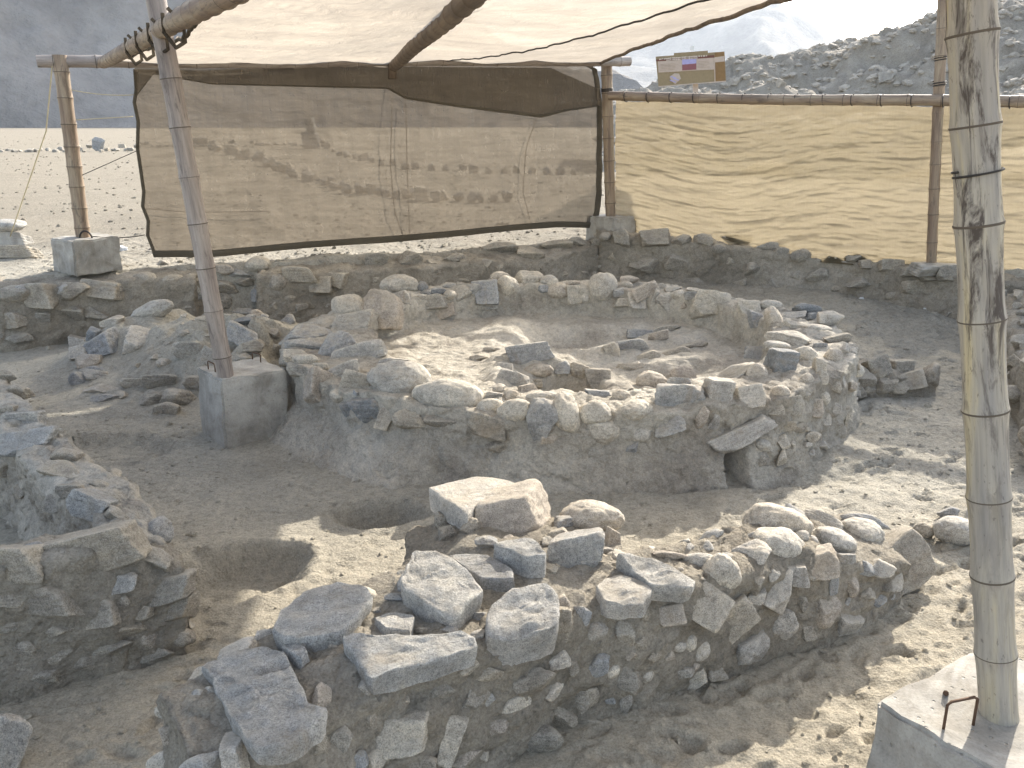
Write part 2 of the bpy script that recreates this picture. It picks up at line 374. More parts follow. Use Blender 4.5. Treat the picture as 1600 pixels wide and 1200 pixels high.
# ------------------------------------------------------------------ ground
BX = np.array([-60, -8, -4.45, -3.6, -1.9, .2, .95, 1.6, 3.3, 4.2, 5.2, 8, 60.])
BY = np.array([6.9, 7.1, 7.75, 8.3, 8.85, 9.7, 10.1, 9.95, 9.3, 8.4, 7.6, 6.6, 6.6])
def yb(x): return np.interp(x, BX, BY)
RC = (.375, 6.36); RA, RB = 2.03, 1.80           # the stone ring: centre and outer radii
def dent(x, y, p, a, b, ang=0):
    dx, dy = x - p[0], y - p[1]; c, s = math.cos(ang), math.sin(ang)
    return ((dx * c + dy * s) / a) ** 2 + ((-dx * s + dy * c) / b) ** 2
PITS = [(onz(592, 800), .27, .19, .17), (onz(375, 893), .34, .28, .14), (onz(170, 700), .45, .26, .06)]
def H(x, y):
    x = np.asarray(x, float); y = np.asarray(y, float)
    P = np.stack([x, y, x * 0 + .37], -1)
    out = sst(-.02, .16, y - yb(x) + .04 * fbm(P, 3, 3, 2))
    floor = .27 * sst(6.8, 9.4, y) * sst(-2.6, 0, x) + .02 * fbm(P, .9, 3, 4)
    # heaped rubble at the left
    m = np.exp(-dent(x, y, (-2.65, 7.35), 1.0, .78, .35) ** 1.6)
    floor = floor + .36 * m * (1 + .35 * fbm(P, 2.6, 3, 9))
    m2 = np.exp(-dent(x, y, (-2.0, 6.6), .75, .42, .5)); floor = floor + .24 * m2 * (1 + .5 * fbm(P, 5, 3, 19))
    for p, a, b, d in PITS:
        q = np.sqrt(dent(x, y, p, a, b)) + .13 * fbm(P, 5, 3, 21)
        floor = floor - d * (1 - sst(.64, 1.03, q)) + .012 * np.exp(-((q - 1.08) / .12) ** 2)
    dr = dent(x, y, (1.55, 4.72), .5, .13, .25); floor = floor - .09 * np.exp(-dr)
    ring = dent(x, y, RC, RA - .25, RB - .25); floor = floor - .45 * (ring < 1)
    far = np.hypot(x, y - 8)
    zo = .62 + .035 * fbm(P, .7, 4, 31) + np.minimum(far, 200) * .0004 - .00 * far
    near = np.clip(1 - far / 60, 0, 1)
    base = floor * (1 - out) + zo * out
    rel = .010 * fbm(P, 3.4, 3, 41) + .0050 * fbm(P, 17, 4, 47, .6)
    rough = .5 + 1.0 * sst(.2, 1.2, x) + .5 * out
    return base + rel * rough * np.clip(near + .15, 0, 1)
def H1(x, y): return float(H(np.array([x]), np.array([y]))[0])
def axis(lo, hi, st, far0, far1, g=1.13):
    a = list(np.arange(lo, hi + st / 2, st)); s = st; v = hi
    while v < far1: s *= g; v += s; a.append(min(v, far1))
    s = st; v = lo; pre = []
    while v > far0: s *= g; v -= s; pre.append(max(v, far0))
    return np.array(pre[::-1] + a)
GX = axis(-4.6, 4.9, .0175, -1900, 1900); GY = axis(1.4, 10.6, .0175, -300, 2680)
XX, YY = np.meshgrid(GX, GY, indexing='ij')
GZ = H(XX, YY)
ftr = random.Random(5)
def stamp(x, y, a, b, ang, d):
    i0, i1 = np.searchsorted(GX, [x - 3 * a, x + 3 * a]); j0, j1 = np.searchsorted(GY, [y - 3 * a, y + 3 * a])
    if i1 - i0 < 2 or j1 - j0 < 2: return
    q = dent(XX[i0:i1, j0:j1], YY[i0:i1, j0:j1], (x, y), a, b, ang)
    GZ[i0:i1, j0:j1] += -d * np.exp(-q ** 2.2) * (1 + .5 * np.sin(q * 5)) + .5 * d * np.exp(-((np.sqrt(q) - 1.4) / .28) ** 2)
for k in range(620):                                     # footprints and scuffs in the loose sand
    if k < 300: x, y = ftr.uniform(1.2, 4.6), ftr.uniform(3.6, 8.6)
    elif k < 500: x, y = ftr.uniform(.2, 3.2), ftr.uniform(2.0, 3.9)
    elif k < 550: x, y = ftr.uniform(-1.4, -.6), ftr.uniform(1.8, 3.2)
    else: x, y = ftr.uniform(-7, -3), ftr.uniform(8.6, 10.8)
    if dent(x, y, RC, RA + .1, RB + .1) < 1: continue
    a = ftr.uniform(.035, .075); stamp(x, y, a, a * ftr.uniform(.35, .6), ftr.gauss(.2, .7), ftr.uniform(.008, .020) * (1 if k >= 300 else 1.3))
for k in range(2200):
    x, y = ftr.uniform(-3.4, 4), ftr.uniform(1.6, 7.0)
    if dent(x, y, RC, RA + .1, RB + .1) < 1: continue
    a = ftr.uniform(.03, .08); stamp(x, y, a, ftr.uniform(.010, .02), ftr.gauss(.25, .6), ftr.uniform(.004, .010))
gv = np.stack([XX, YY, GZ], -1).reshape(-1, 3)
gme = mesh('ground', gv, gridfaces(len(GX), len(GY)), M_sand)
g_ob = link('ground', gme); g_ob['kind'] = 'structure'
def gz(x, y):
    i = int(np.clip(np.searchsorted(GX, x) - 1, 0, len(GX) - 2)); j = int(np.clip(np.searchsorted(GY, y) - 1, 0, len(GY) - 2))
    u = (x - GX[i]) / (GX[i + 1] - GX[i]); v = (y - GY[j]) / (GY[j + 1] - GY[j])
    return float(GZ[i, j] * (1 - u) * (1 - v) + GZ[i + 1, j] * u * (1 - v) + GZ[i, j + 1] * (1 - u) * v + GZ[i + 1, j + 1] * u * v)
def onground(px, py):
    d = ray(px, py); t = 1.2; pv = None
    while t < 250:
        p = CAM + d * t
        if p.z < gz(p.x, p.y):
            lo, hi = (pv or 0), t
            for _ in range(18):
                m = (lo + hi) / 2; q = CAM + d * m
                if q.z < gz(q.x, q.y): hi = m
                else: lo = m
            return CAM + d * hi
        pv = t; t *= 1.006
    return None

# ------------------------------------------------------------------ hills far off
def m_hill(name, c0, c1):
    t = NT(name); p = t.pos(); a = t.noise(p, .012, 8, .62, .6); b = t.noise(p, .12, 6, .65)
    col = t.ramp(a, [(.38, c0), (.62, c1)]); col = t.mix(.5, col, t.ramp(b, [(.35, .62), (.6, 1.15)]), 'MULTIPLY')
    st = t.noise(t.map(p, (.05, .015, .004)), 1, 6, .6, 1.0); col = t.mix(t.ramp(st, [(.62, 0.0), (.74, .5)]), col, (.36, .33, .29))
    return t.bsdf(col, .95, t.bump(b, .8, 3.0), .1)
M_hill = m_hill('rocky_hillside', (.21, .20, .185), (.33, .31, .285))
M_mtn = m_hill('far_mountain', (.12, .115, .105), (.21, .195, .165))
def hill(name, az0, az1, r0, r1, na, nr, top, mat, seed, rough, slope=0):
    A = np.linspace(R(az0), R(az1), na)[:, None]; S = np.linspace(0, 1, nr)[None, :]
    e = top(np.degrees(A))
    if slope: r1 = 340 / .82; rc = r0 / (1 - np.tan(np.radians(e)) / slope); rr = r0 + (rc - r0) / .8 * S
    else: rr = r0 + (r1 - r0) * S
    X = rr * np.sin(A); Y = rr * np.cos(A)
    crest = rc if slope else r1 * .82
    Z = np.tan(np.radians(e)) * crest * np.where(S < .8, (S / .8) ** (1.0 if slope else 1.15), 1 - .3 * (S - .8))
    P = np.stack([X, Y, X * 0], -1)
    n = fbm(P, 1 / (r1 * .16), 6, seed, .52); rid = 1 - np.abs(fbm(P, 1 / (r1 * .12), 5, seed + 9, .5))
    Z = Z * (1 + .10 * n * S) + rough * (n * .5 + rid - .5) * np.clip(S * 3, 0, 1) * np.clip(e / 6, 0, 1)
    V = np.stack([X + 0 * Z, Y + 0 * Z, Z - .6], -1).reshape(-1, 3)
    o = link(name, mesh(name, V, gridfaces(na, nr), mat)); o['kind'] = 'structure'; return o
hill('hill', -50, 16, 205, 0, 260, 120, lambda a: np.interp(a, [-50, -30, -22, -14, -6, 2, 8, 16], [17, 16, 14.5, 11, 7.5, 4.5, 2.2, .5]), M_hill, 3, 15, .92)
hill('mountain', -8, 36, 1250, 2500, 220, 90, lambda a: np.interp(a, [-8, 0, 6, 10, 13.2, 15.4, 17.6, 20, 24, 30, 36], [5.0, 4.8, 5.0, 5.8, 6.5, 6.9, 5.7, 4.6, 3.4, 2.4, 1]), M_mtn, 8, 38)

# air: one closed box of even thin haze
hz = bpy.data.materials.new('haze_air'); hz.use_nodes = True; hz.node_tree.nodes.clear()
ho = hz.node_tree.nodes.new('ShaderNodeOutputMaterial'); hv = hz.node_tree.nodes.new('ShaderNodeVolumePrincipled')
hv.inputs['Color'].default_value = (.80, .88, 1.0, 1); hv.inputs['Density'].default_value = .00018; hv.inputs['Anisotropy'].default_value = .35
hz.node_tree.links.new(hv.outputs[0], ho.inputs['Volume'])
def box_mesh(name, x0, x1, y0, y1, z0, z1, mat):
    v = [(x, y, z) for x in (x0, x1) for y in (y0, y1) for z in (z0, z1)]
    return mesh(name, v, [(0, 1, 3, 2), (4, 6, 7, 5), (0, 4, 5, 1), (2, 3, 7, 6), (0, 2, 6, 4), (1, 5, 7, 3)], mat)
hm = box_mesh('haze', -1950, 1950, -350, 2750, -1.6, 420, hz)
hm.polygons.foreach_set('use_smooth', np.zeros(6, dtype=bool))
h_ob = link('haze', hm); h_ob['kind'] = 'stuff'

# ------------------------------------------------------------------ generic rubble-wall core
def resamp(pts, st):
    pts = np.array(pts, float); seg = np.linalg.norm(np.diff(pts[:, :2], axis=0), axis=1); L = np.r_[0, np.cumsum(seg)]
    n = max(8, int(L[-1] / st)); t = np.linspace(0, L[-1], n)
    return t / L[-1]
def wall_core(name, near, back, tops, parent, mat=M_mud, st=.03, zb=-.2, batter=.05, amp=.02, seed=1, round_=.05):
    """near/back: edge polylines (same count) of the wall top; tops: (near z, back z) per point"""
    near = np.array(near, float); back = np.array(back, float); tops = np.array(tops, float)
    mid = (near + back) / 2; L = np.r_[0, np.cumsum(np.linalg.norm(np.diff(mid, axis=0), axis=1))]
    n = max(12, int(L[-1] / st)); t = np.linspace(0, L[-1], n)
    I = lambda A: np.stack([np.interp(t, L, A[:, k]) for k in range(2)], -1)
    N, B, T = I(near), I(back), I(tops)
    wdir = (B - N); wl = np.linalg.norm(wdir, axis=1, keepdims=True); wu = wdir / wl
    nf = int((tops.max() - zb) / st) + 2; ntp = max(5, int(wl.mean() / st))
    sec = []
    for s in np.linspace(0, 1, nf):                      # near face, up
        z = zb + (T[:, :1] - zb - round_) * s
        sec.append(np.hstack([N - wu * batter * (1 - s), z]))
    for s in np.linspace(.0, 1, ntp):
        z = T[:, :1] * (1 - s) + T[:, 1:] * s - round_ * np.exp(-s * 14) * .6 - round_ * np.exp(-(1 - s) * 14) * .6
        sec.append(np.hstack([N + wdir * (.015 + .97 * s), z]))
    for s in np.linspace(1, 0, nf):
        z = zb + (T[:, 1:] - zb - round_) * s
        sec.append(np.hstack([B + wu * batter * (1 - s), z]))
    S = np.stack(sec, 1)                                  # n x m x 3
    c0 = S[0].mean(0); c1 = S[-1].mean(0)
    pre = [c0 + (S[0] - c0) * k for k in np.linspace(.02, .93, 9)]; post = [c1 + (S[-1] - c1) * k for k in np.linspace(.93, .02, 9)]
    S = np.concatenate([np.array(pre), S, np.array(post)], 0)
    nn, m = S.shape[:2]; V = S.reshape(-1, 3)
    V = V + amp * np.stack([fbm(V, 4.5, 4, seed + k * 7) + .5 * fbm(V, 17, 4, seed + 50 + k, .65) for k in range(3)], -1) * np.array([1, 1, .9])
    me = mesh(name, V - np.array(parent.location), gridfaces(nn, m), mat)
    o = link(name, me, parent, (0, 0, 0)); return o, me
def hitter(bvh):
    def f(px, py):
        for dy in (0, 4, 8, 14, -6, 22, 32):
            h = bvh.ray_cast(CAM, ray(px, py + dy))
            if h[0]:
                return h[0] if dy == 0 else CAM + ray(px, py) * (h[0] - CAM).length
        return None
    return f

# ------------------------------------------------------------------ 1 the round fire altar
ring = thing('stone_ring', Vector((RC[0], RC[1], 0)), 'round fire altar of mud plaster and field stones in the middle of the sunken floor', 'stone altar')
NA = 820; TH = np.linspace(0, 2 * math.pi, NA, endpoint=False)
def thick(t):                                             # wall thickness round the ring (0 = right, -90 = front)
    return np.interp(np.degrees(t) % 360, [0, 40, 90, 130, 160, 180, 215, 250, 270, 300, 330, 360], [.55, .42, .34, .36, .45, .72, .72, .52, .46, .5, .56, .55])
def ztop(t): return np.interp(np.degrees(t) % 360, [0, 45, 90, 135, 180, 215, 250, 270, 300, 330, 360], [.48, .51, .53, .50, .43, .42, .42, .42, .44, .47, .48])
wob = 1 + .014 * fbm(np.stack([np.cos(TH), np.sin(TH), TH * 0], -1), 2.2, 3, 77)
ex, ey = np.cos(TH), np.sin(TH)
rO = wob; TK = thick(TH); ZT = ztop(TH)
def flz(x, y):                                            # altar floor
    P = np.stack([x, y, x * 0], -1)
    z = .25 + .04 * sst(6.4, 7.6, y) + .025 * fbm(P, 2.5, 4, 81) + .008 * fbm(P, 14, 3, 83)
    z = z - .38 * np.exp(-dent(x, y, (.40, 5.86), .24, .34) ** 3) - .14 * np.exp(-dent(x, y, (.62, 7.05), .5, .3) ** 2)
    z = z - .08 * np.exp(-dent(x, y, (.95, 6.1), .6, .4) ** 2)
    z = z + .10 * np.exp(-dent(x, y, (.12, 6.25), .26, .09)) + .10 * np.exp(-dent(x, y, (-.1, 5.85), .10, .38)) + .07 * np.exp(-dent(x, y, (.98, 6.85), .42, .1, .3))
    z = z + .05 * np.exp(-dent(x, y, (1.2, 6.35), .38, .1, .2)) + .08 * np.exp(-dent(x, y, (.72, 5.6), .1, .2))
    return z
rows = []
rin = lambda: np.stack([RC[0] + ex * (RA * rO - TK), RC[1] + ey * (RB * rO - TK)], -1)
RI = rin(); RO = np.stack([RC[0] + ex * RA * rO, RC[1] + ey * RB * rO], -1); CC = np.array(RC)
for s in np.linspace(.01, .985, 90):
    q = CC + (RI - CC) * s; rows.append(np.c_[q, flz(q[:, 0], q[:, 1])])
fz = flz(RI[:, 0], RI[:, 1])
for s in np.linspace(.1, .95, 8): rows.append(np.c_[RI + (RO - RI) * .06 * s, fz + (ZT - fz) * s])
for s in np.linspace(.08, .96, 26): rows.append(np.c_[RI + (RO - RI) * s, ZT + .02 * np.sin(s * 3.14)])
plast = np.interp(np.degrees(TH) % 360, [0, 150, 180, 205, 232, 243, 247, 275, 300, 320, 360], [.03, .03, .12, .26, .32, .30, .08, .12, .10, .06, .03])
for s in np.linspace(0, 1, 48):
    z = ZT * .985 * (1 - s) - .12 * s
    b = plast * (.35 * sst(.35, .6, s) + .65 * sst(.55, .95, s)) + .03 * s
    q = RO + np.stack([ex, ey], -1) * b[:, None]
    rows.append(np.c_[q, z])
V = np.stack(rows, 1)                                     # NA x rows x 3
nr_ = V.shape[1]; VV = V.reshape(-1, 3)
fl = np.tile(np.arange(nr_) < 90, NA)
amp = np.where(fl, .007, .024)[:, None]
VV = VV + amp * np.stack([fbm(VV, 4.5, 4, 120 + 7 * k) + .5 * fbm(VV, 17, 4, 160 + k, .65) for k in range(3)], -1)
V = VV.reshape(NA, nr_, 3)
hole = onz(1153, 735, .06); ha = math.atan2((hole.y - RC[1]) / RB, (hole.x - RC[0]) / RA)   # the air duct at the foot of the altar
da = np.abs((TH - ha + math.pi) % (2 * math.pi) - math.pi) * 1.95
msk = (1 - sst(.06, .085, da))[:, None] * (1 - sst(.21, .24, V[:, :, 2])) * (np.arange(nr_) > 128)[None, :]
V[:, :, 0] -= ex[:, None] * msk * .42; V[:, :, 1] -= ey[:, None] * msk * .42
rme = mesh('altar_core', V.reshape(-1, 3) - np.array(ring.location), gridfaces(NA, nr_, True), M_plaster)
core = link('mud_core', rme, ring, (0, 0, 0))
rb = bvh_of(rme, ring.location); RT = []
rh = hitter(rb)
px_stones(ring, rh, """
625 445 57 30 0 r; 660 448 18 16 0 rd; 666 458 20 12 0 ad; 684 457 24 13 0 ad; 703 461 20 15 0 r; 700 447 24 11 0 a; 723 461 27 28 -25 a; 741 452 30 16 0 a
758 457 38 38 5 b; 781 433 28 16 0 r; 792 448 36 32 0 r; 824 438 46 26 0 a; 858 440 27 19 0 r; 873 455 33 24 12 r; 850 452 18 12 0 a
597 484 62 58 0 a; 630 467 27 22 0 b; 669 474 57 22 8 b; 696 486 33 21 20 b; 753 482 46 14 0 a; 546 480 52 38 0 r; 552 508 58 44 0 b
474 522 78 30 6 a; 483 541 76 20 0 as; 456 560 42 26 0 a; 477 563 38 18 0 r; 522 546 64 46 25 a; 561 553 76 30 20 bs; 471 581 44 20 0 b; 501 578 24 20 0 a
537 583 54 26 20 b; 498 606 44 60 0 a; 555 601 46 38 -12 b; 531 618 28 20 0 r; 624 594 90 58 -12 r; 615 568 46 16 0 a; 702 622 106 54 0 r
775 607 27 14 0 a; 771 619 27 13 0 b; 765 637 38 26 8 r; 805 643 52 36 15 r; 799 620 24 20 0 r; 846 620 46 16 0 r; 848 657 50 64 0 a; 882 645 42 60 12 r
765 666 62 34 -12 bu; 642 653 50 32 -8 au; 603 652 24 36 -18 b; 576 640 56 38 0 ad; 777 696 46 20 -15 au; 858 684 28 18 0 a; 690 656 50 22 0 au; 545 640 26 24 0 ad
863 443 16 14 0 r; 893 444 26 10 0 a; 897 461 22 28 0 b; 914 465 15 18 0 r; 942 449 41 42 0 r; 977 446 22 12 0 r; 983 438 28 13 0 a; 968 457 20 14 0 a
1007 455 40 20 30 b; 995 470 28 24 0 b; 974 471 32 18 0 b; 1032 448 16 9 0 a; 1022 466 18 26 0 a; 1040 475 28 30 0 a; 1060 462 19 17 0 r; 1080 463 21 12 0 b
1091 455 36 9 -8 a; 1052 453 26 9 0 a; 1070 476 14 13 0 a; 1108 478 52 40 -6 b; 1127 467 18 11 -20 a
1169 482 36 24 0 b; 1202 479 40 18 0 r; 1181 498 22 26 0 b; 1208 497 25 34 12 r; 1238 494 38 15 0 b; 1262 482 42 14 0 ad; 1271 496 22 14 0 ad; 1296 499 40 24 0 a
1238 509 42 13 -8 a; 1280 514 38 14 0 r; 1229 530 60 34 -22 a; 1307 533 38 20 10 au; 1281 541 20 9 0 b; 1214 541 38 16 0 r
1218 569 42 48 -8 bd; 1184 557 46 32 5 b; 1257 559 36 32 -8 r; 1301 559 28 28 0 r; 1280 580 17 40 0 b; 1260 595 22 22 0 r; 1286 590 14 20 0 a; 1304 604 20 18 0 a; 1316 597 12 34 0 a
1221 613 28 21 0 r; 1242 635 27 30 20 a; 1271 638 22 28 0 b; 1287 622 17 20 0 r; 1259 617 14 10 0 a; 1212 640 24 16 0 au; 1226 667 28 18 0 b
1182 584 33 30 10 r; 1151 584 62 26 25 a; 1119 612 44 42 -8 b; 1172 620 36 34 12 b; 1070 587 46 28 -20 a; 1062 597 40 14 0 b; 1058 622 74 44 4 b; 1019 598 48 34 0 r
992 642 52 32 0 r; 971 619 28 20 0 r; 940 672 62 44 0 r; 930 644 48 34 0 r; 1000 677 34 24 0 r; 1044 664 48 28 15 a; 987 703 34 16 32 a; 1113 659 21 26 0 a; 1094 650 18 34 -15 a
1190 695 26 21 0 r; 1190 719 30 28 0 a; 1290 655 14 18 0 a; 1246 668 26 16 0 au; 1306 640 14 20 0 a; 1320 655 12 40 -8 au
828 552 68 30 8 b; 840 579 46 22 4 r; 877 574 26 20 0 a; 753 561 36 16 0 a; 770 548 32 11 0 a; 837 599 24 13 0 b; 825 607 30 14 0 b; 801 596 46 32 -10 b; 789 575 24 15 0 b; 790 560 30 12 0 a
956 549 27 24 0 b; 987 541 48 20 10 b; 1000 521 42 13 0 b; 1029 527 28 17 12 b; 1040 515 44 12 10 a; 1055 551 44 16 10 au; 1012 556 36 14 10 au; 905 579 34 24 0 au; 935 592 40 30 0 bu; 935 615 40 14 0 b; 1085 540 40 12 8 au; 985 575 40 14 0 au
""", RT)
o_, c_ = None, None
put_stone(ring, rh(1153, 678) - CF * .02, (.46, .17, .135), basis_rot(CX * math.cos(R(26)) + CU * math.sin(R(26)), CF, -CX * math.sin(R(26)) + CU * math.cos(R(26))), 'b'); RT.append((rh(1153, 678), .2))
lo = RC
def fr(ce, nr):                                           # mostly the right flank and the back of the altar
    a = np.degrees(np.arctan2((ce[:, 1] - RC[1]) / RB, (ce[:, 0] - RC[0]) / RA)); r = np.hypot((ce[:, 0] - RC[0]) / RA, (ce[:, 1] - RC[1]) / RB)
    side = (np.abs(nr[:, 2]) < .6) & (r > .93)
    wgt = np.interp(a, [-180, -140, -120, -70, -50, -20, 40, 120, 180], [.25, .1, .08, .1, .8, 1, 1, 1, .5])
    return np.where(side & (ce[:, 2] > np.where((a > -150) & (a < -60), .22, .04)), wgt, np.where((nr[:, 2] > .6) & (r > .8), .5, 0.0))
scatter(ring, rme, ring.location, 120, .035, .12, RT, fr, 'aabr', .2, .75)

# ------------------------------------------------------------------ 2 the low wall in front
fw = thing('stone_wall', Vector((.3, 2.6, 0)), 'low tumbled foreground wall of big slabs and rubble, nearest the camera, with grey slabs on top', 'stone wall')
N_ = [(-.78, 1.80), (-.55, 1.93), (-.33, 2.12), (.2, 2.50), (.72, 2.80), (1.15, 3.02), (1.62, 3.30)]
B_ = [(-1.0, 2.12), (-.75, 2.45), (-.40, 2.78), (.36, 2.92), (.72, 3.12), (1.1, 3.40), (1.52, 3.66)]
T_ = [(.42, .44), (.445, .47), (.46, .49), (.455, .48), (.425, .43), (.375, .385), (.24, .27)]
fo, fme = wall_core('mud_core', N_, B_, T_, fw, M_mud, .014, -.15, .03, .022, 3)
fb = bvh_of(fme, fw.location); fh = hitter(fb); FT = []
def S(poly, z, th, **k):
    o, c = slab(fw, poly, z, th, **k); FT.append((c, .16)); return o
S([(314, 1037), (352, 1022), (385, 1013), (410, 1012), (446, 1023), (460, 1050), (474, 1080), (484, 1112), (511, 1108), (508, 1121), (430, 1172), (396, 1171), (350, 1100)], .485, .055, gx=.10, gy=-.03, seed=1, rough=.007)
S([(534, 998), (550, 989), (604, 992), (658, 994), (724, 986), (744, 996), (751, 1008), (665, 1036), (580, 1060), (556, 1030)], .51, .075, gx=-.06, gy=.12, seed=2, und=.95)
S([(424, 982), (440, 953), (477, 920), (528, 908), (570, 914), (584, 930), (560, 962), (541, 984), (503, 996), (440, 997)], .515, .08, seed=3, rnd=.25, rough=.004, und=.9)
S([(648, 856), (680, 859), (705, 869), (735, 898), (756, 924), (724, 956), (708, 969), (668, 945), (632, 918), (626, 903)], .55, .10, gx=-.10, gy=.22, seed=4, rough=.007)
S([(582, 962), (617, 955), (647, 960), (642, 985), (604, 984)], .50, .06, seed=5)
S([(438, 1007), (458, 996), (484, 1020), (471, 1031)], .49, .06, seed=6)
S([(757, 964), (766, 942), (779, 930), (815, 916), (855, 907), (868, 920), (876, 941), (872, 975), (850, 986), (828, 995), (790, 1000), (758, 994)], .51, .13, gx=-.06, gy=.28, seed=7, rough=.008, und=.96)
S([(700, 867), (730, 864), (760, 867), (801, 887), (802, 904), (757, 905), (725, 886)], .53, .07, gy=.1, mat=M_dark, seed=8)
S([(768, 850), (790, 843), (830, 840), (852, 862), (851, 866), (824, 867), (800, 860)], .57, .09, seed=9)
S([(930, 918), (945, 903), (968, 896), (998, 904), (1019, 921), (1005, 941), (975, 946), (945, 944)], .47, .06, gy=.1, seed=10, mat=M_stone, rough=.007)
S([(966, 863), (995, 867), (1028, 875), (1060, 893), (1089, 909), (1083, 920), (1050, 917), (1021, 917), (990, 890)], .49, .07, gx=-.1, gy=.25, seed=11, rough=.006)
pw = onz(1400, 935, .0) + Vector((-.05, -.02, 0))
S([(1342, 905), (1360, 884), (1395, 850), (1427, 823), (1438, 832), (1454, 860), (1467, 888), (1452, 910), (1430, 924), (1395, 936), (1342, 945)], 0, .13, plane=(pw, (.30, -1, .42)), seed=12, mat=M_dusty, rough=.006)
px_stones(fw, fh, """
900 862 88 54 14 bs; 1047 868 52 13 -6 a; 1094 877 52 26 0 r; 1128 896 54 52 -30 r; 1172 864 52 40 -10 a; 1215 818 94 54 -8 r; 1216 850 80 46 -4 r; 1303 847 68 40 -22 r; 1348 834 68 46 -28 r
1286 813 60 24 -20 a; 1350 812 74 18 -12 a; 1281 878 48 44 8 b; 1103 941 72 58 -28 b; 1145 969 68 62 32 b; 1208 921 44 64 -6 b; 1045 957 48 28 8 b; 928 986 42 32 0 r; 975 991 28 54 6 a; 928 1037 46 38 -5 a
1077 1005 22 30 0 r; 1166 1012 58 68 -35 a; 1245 899 34 32 0 b; 1327 913 24 38 0 a; 1219 972 40 48 20 a; 1288 955 46 46 0 a; 977 1058 48 40 0 au; 977 1097 20 38 0 a; 1063 1050 40 16 12 a; 1083 1061 50 26 25 b
1298 917 16 36 0 b; 915 1092 38 40 0 au; 629 1140 80 54 8 b; 533 1153 34 40 -15 a; 706 1152 32 70 -22 b; 740 1087 48 38 0 au; 772 1134 42 30 0 a; 728 1182 50 26 0 a; 835 1060 62 34 10 au; 870 1112 62 42 -10 au
805 1102 46 32 0 a; 840 1152 72 42 0 au; 922 1140 50 40 15 au; 690 1080 40 24 0 au; 580 1128 22 30 0 au; 660 1190 44 26 0 au; 560 1188 30 28 0 a; 500 1170 24 40 0 au; 870 1170 40 26 0 a; 1020 1025 26 22 0 au; 1120 1050 30 24 0 au
1000 1005 20 20 0 au; 1010 960 22 26 0 au; 890 1040 26 30 0 au; 880 975 26 50 0 au; 1250 940 18 30 0 au; 1180 915 28 30 0 au; 1262 990 26 24 0 au; 760 1050 50 22 0 au; 1060 915 30 18 0 a; 1130 870 26 12 0 a; 1180 838 30 14 0 a; 1250 838 26 18 0 r; 1320 876 30 22 0 a
860 890 22 14 0 a; 615 935 26 16 0 a; 660 985 24 10 0 a; 520 1010 16 10 0 a; 700 985 30 14 0 a; 920 880 26 14 0 a
""", FT)
def ff(ce, nr): return np.where((ce[:, 2] > .04), np.where(nr[:, 2] > .7, .5, 1.0), 0.0)
scatter(fw, fme, fw.location, 170, .035, .14, FT, ff, 'aaabr', .16, .74)

# ------------------------------------------------------------------ 3 short pier joined behind that wall
pr = thing('stone_pier', Vector((0, 3.0, 0)), 'small square pier of stacked blocks with sunlit tops, between front wall and altar', 'stone pier')
po, pme = wall_core('mud_core', [(-.42, 3.02), (-.1, 2.95), (.42, 3.0)], [(-.42, 3.36), (-.05, 3.45), (.40, 3.36)], [(.36, .36), (.42, .42), (.38, .36)], pr, M_mud, .022, -.15, .03, .02, 13)
ph = hitter(bvh_of(pme, pr.location)); PT = []
def SP(poly, z, th, **k):
    o, c = slab(pr, poly, z, th, **k); PT.append((c, .15)); return o
SP([(670, 762), (705, 753), (745, 744), (780, 747), (808, 753), (805, 766), (775, 775), (753, 782), (731, 802), (700, 782)], .49, .105, seed=21, rough=.003, mat=M_stone, und=.95)
px_stones(pr, ph, """
800 802 112 82 4 b; 925 808 96 46 -4 r; 956 842 24 34 0 b; 885 818 40 22 0 a; 872 835 30 18 0 au; 700 835 30 26 0 au; 760 850 34 24 0 a; 690 815 22 30 0 au; 735 825 30 30 0 au; 860 848 24 18 0 a; 975 858 24 16 0 a; 945 862 24 14 0 a
""", PT, sink=.05)
scatter(pr, pme, pr.location, 36, .03, .10, PT, ff, 'aaab', .25, .95)

# ------------------------------------------------------------------ 4 the corner wall at the left
lw = thing('stone_wall', Vector((-1.6, 3.2, 0)), 'thick corner wall at the left edge, coursed face of dusty blocks with a hollow behind', 'stone wall')
N_ = [(-3.3, 2.25), (-2.3, 2.52), (-1.84, 2.66), (-1.46, 2.82), (-1.24, 2.97)]
B_ = [(-3.3, 2.5), (-2.3, 2.76), (-1.95, 2.87), (-1.66, 3.03), (-1.38, 3.24)]
T_ = [(.55, .55), (.53, .50), (.52, .5), (.52, .48), (.34, .34)]
lo1, lm1 = wall_core('mud_core', N_, B_, T_, lw, M_mud, .016, -.15, .02, .022, 31)
N2 = [tuple(onz(*q)[:2]) for q in ((268, 850, .40), (238, 792, .44), (172, 727, .47), (112, 682, .48), (55, 637, .48), (0, 577, .46), (-60, 520, .45))]
B2 = [tuple(onz(*q)[:2]) for q in ((175, 850, .44), (138, 805, .46), (92, 768, .48), (42, 718, .48), (-10, 668, .48), (-70, 610, .46), (-130, 555, .45))]
T2 = [(.40, .46), (.45, .48), (.47, .48), (.48, .48), (.48, .48), (.46, .46), (.44, .44)]
lo2, lm2 = wall_core('mud_core', N2, B2, T2, lw, M_plaster, .018, -.15, .06, .026, 37)
b1, b2 = bvh_of(lm1, lw.location), bvh_of(lm2, lw.location); LT = []
def lh(px, py):
    best = None
    for dy in (0, 6, 14):
        for b in (b1, b2):
            h = b.ray_cast(CAM, ray(px, py + dy))
            if h[0] and (best is None or h[3] < best[3]): best = h
        if best: return best[0]
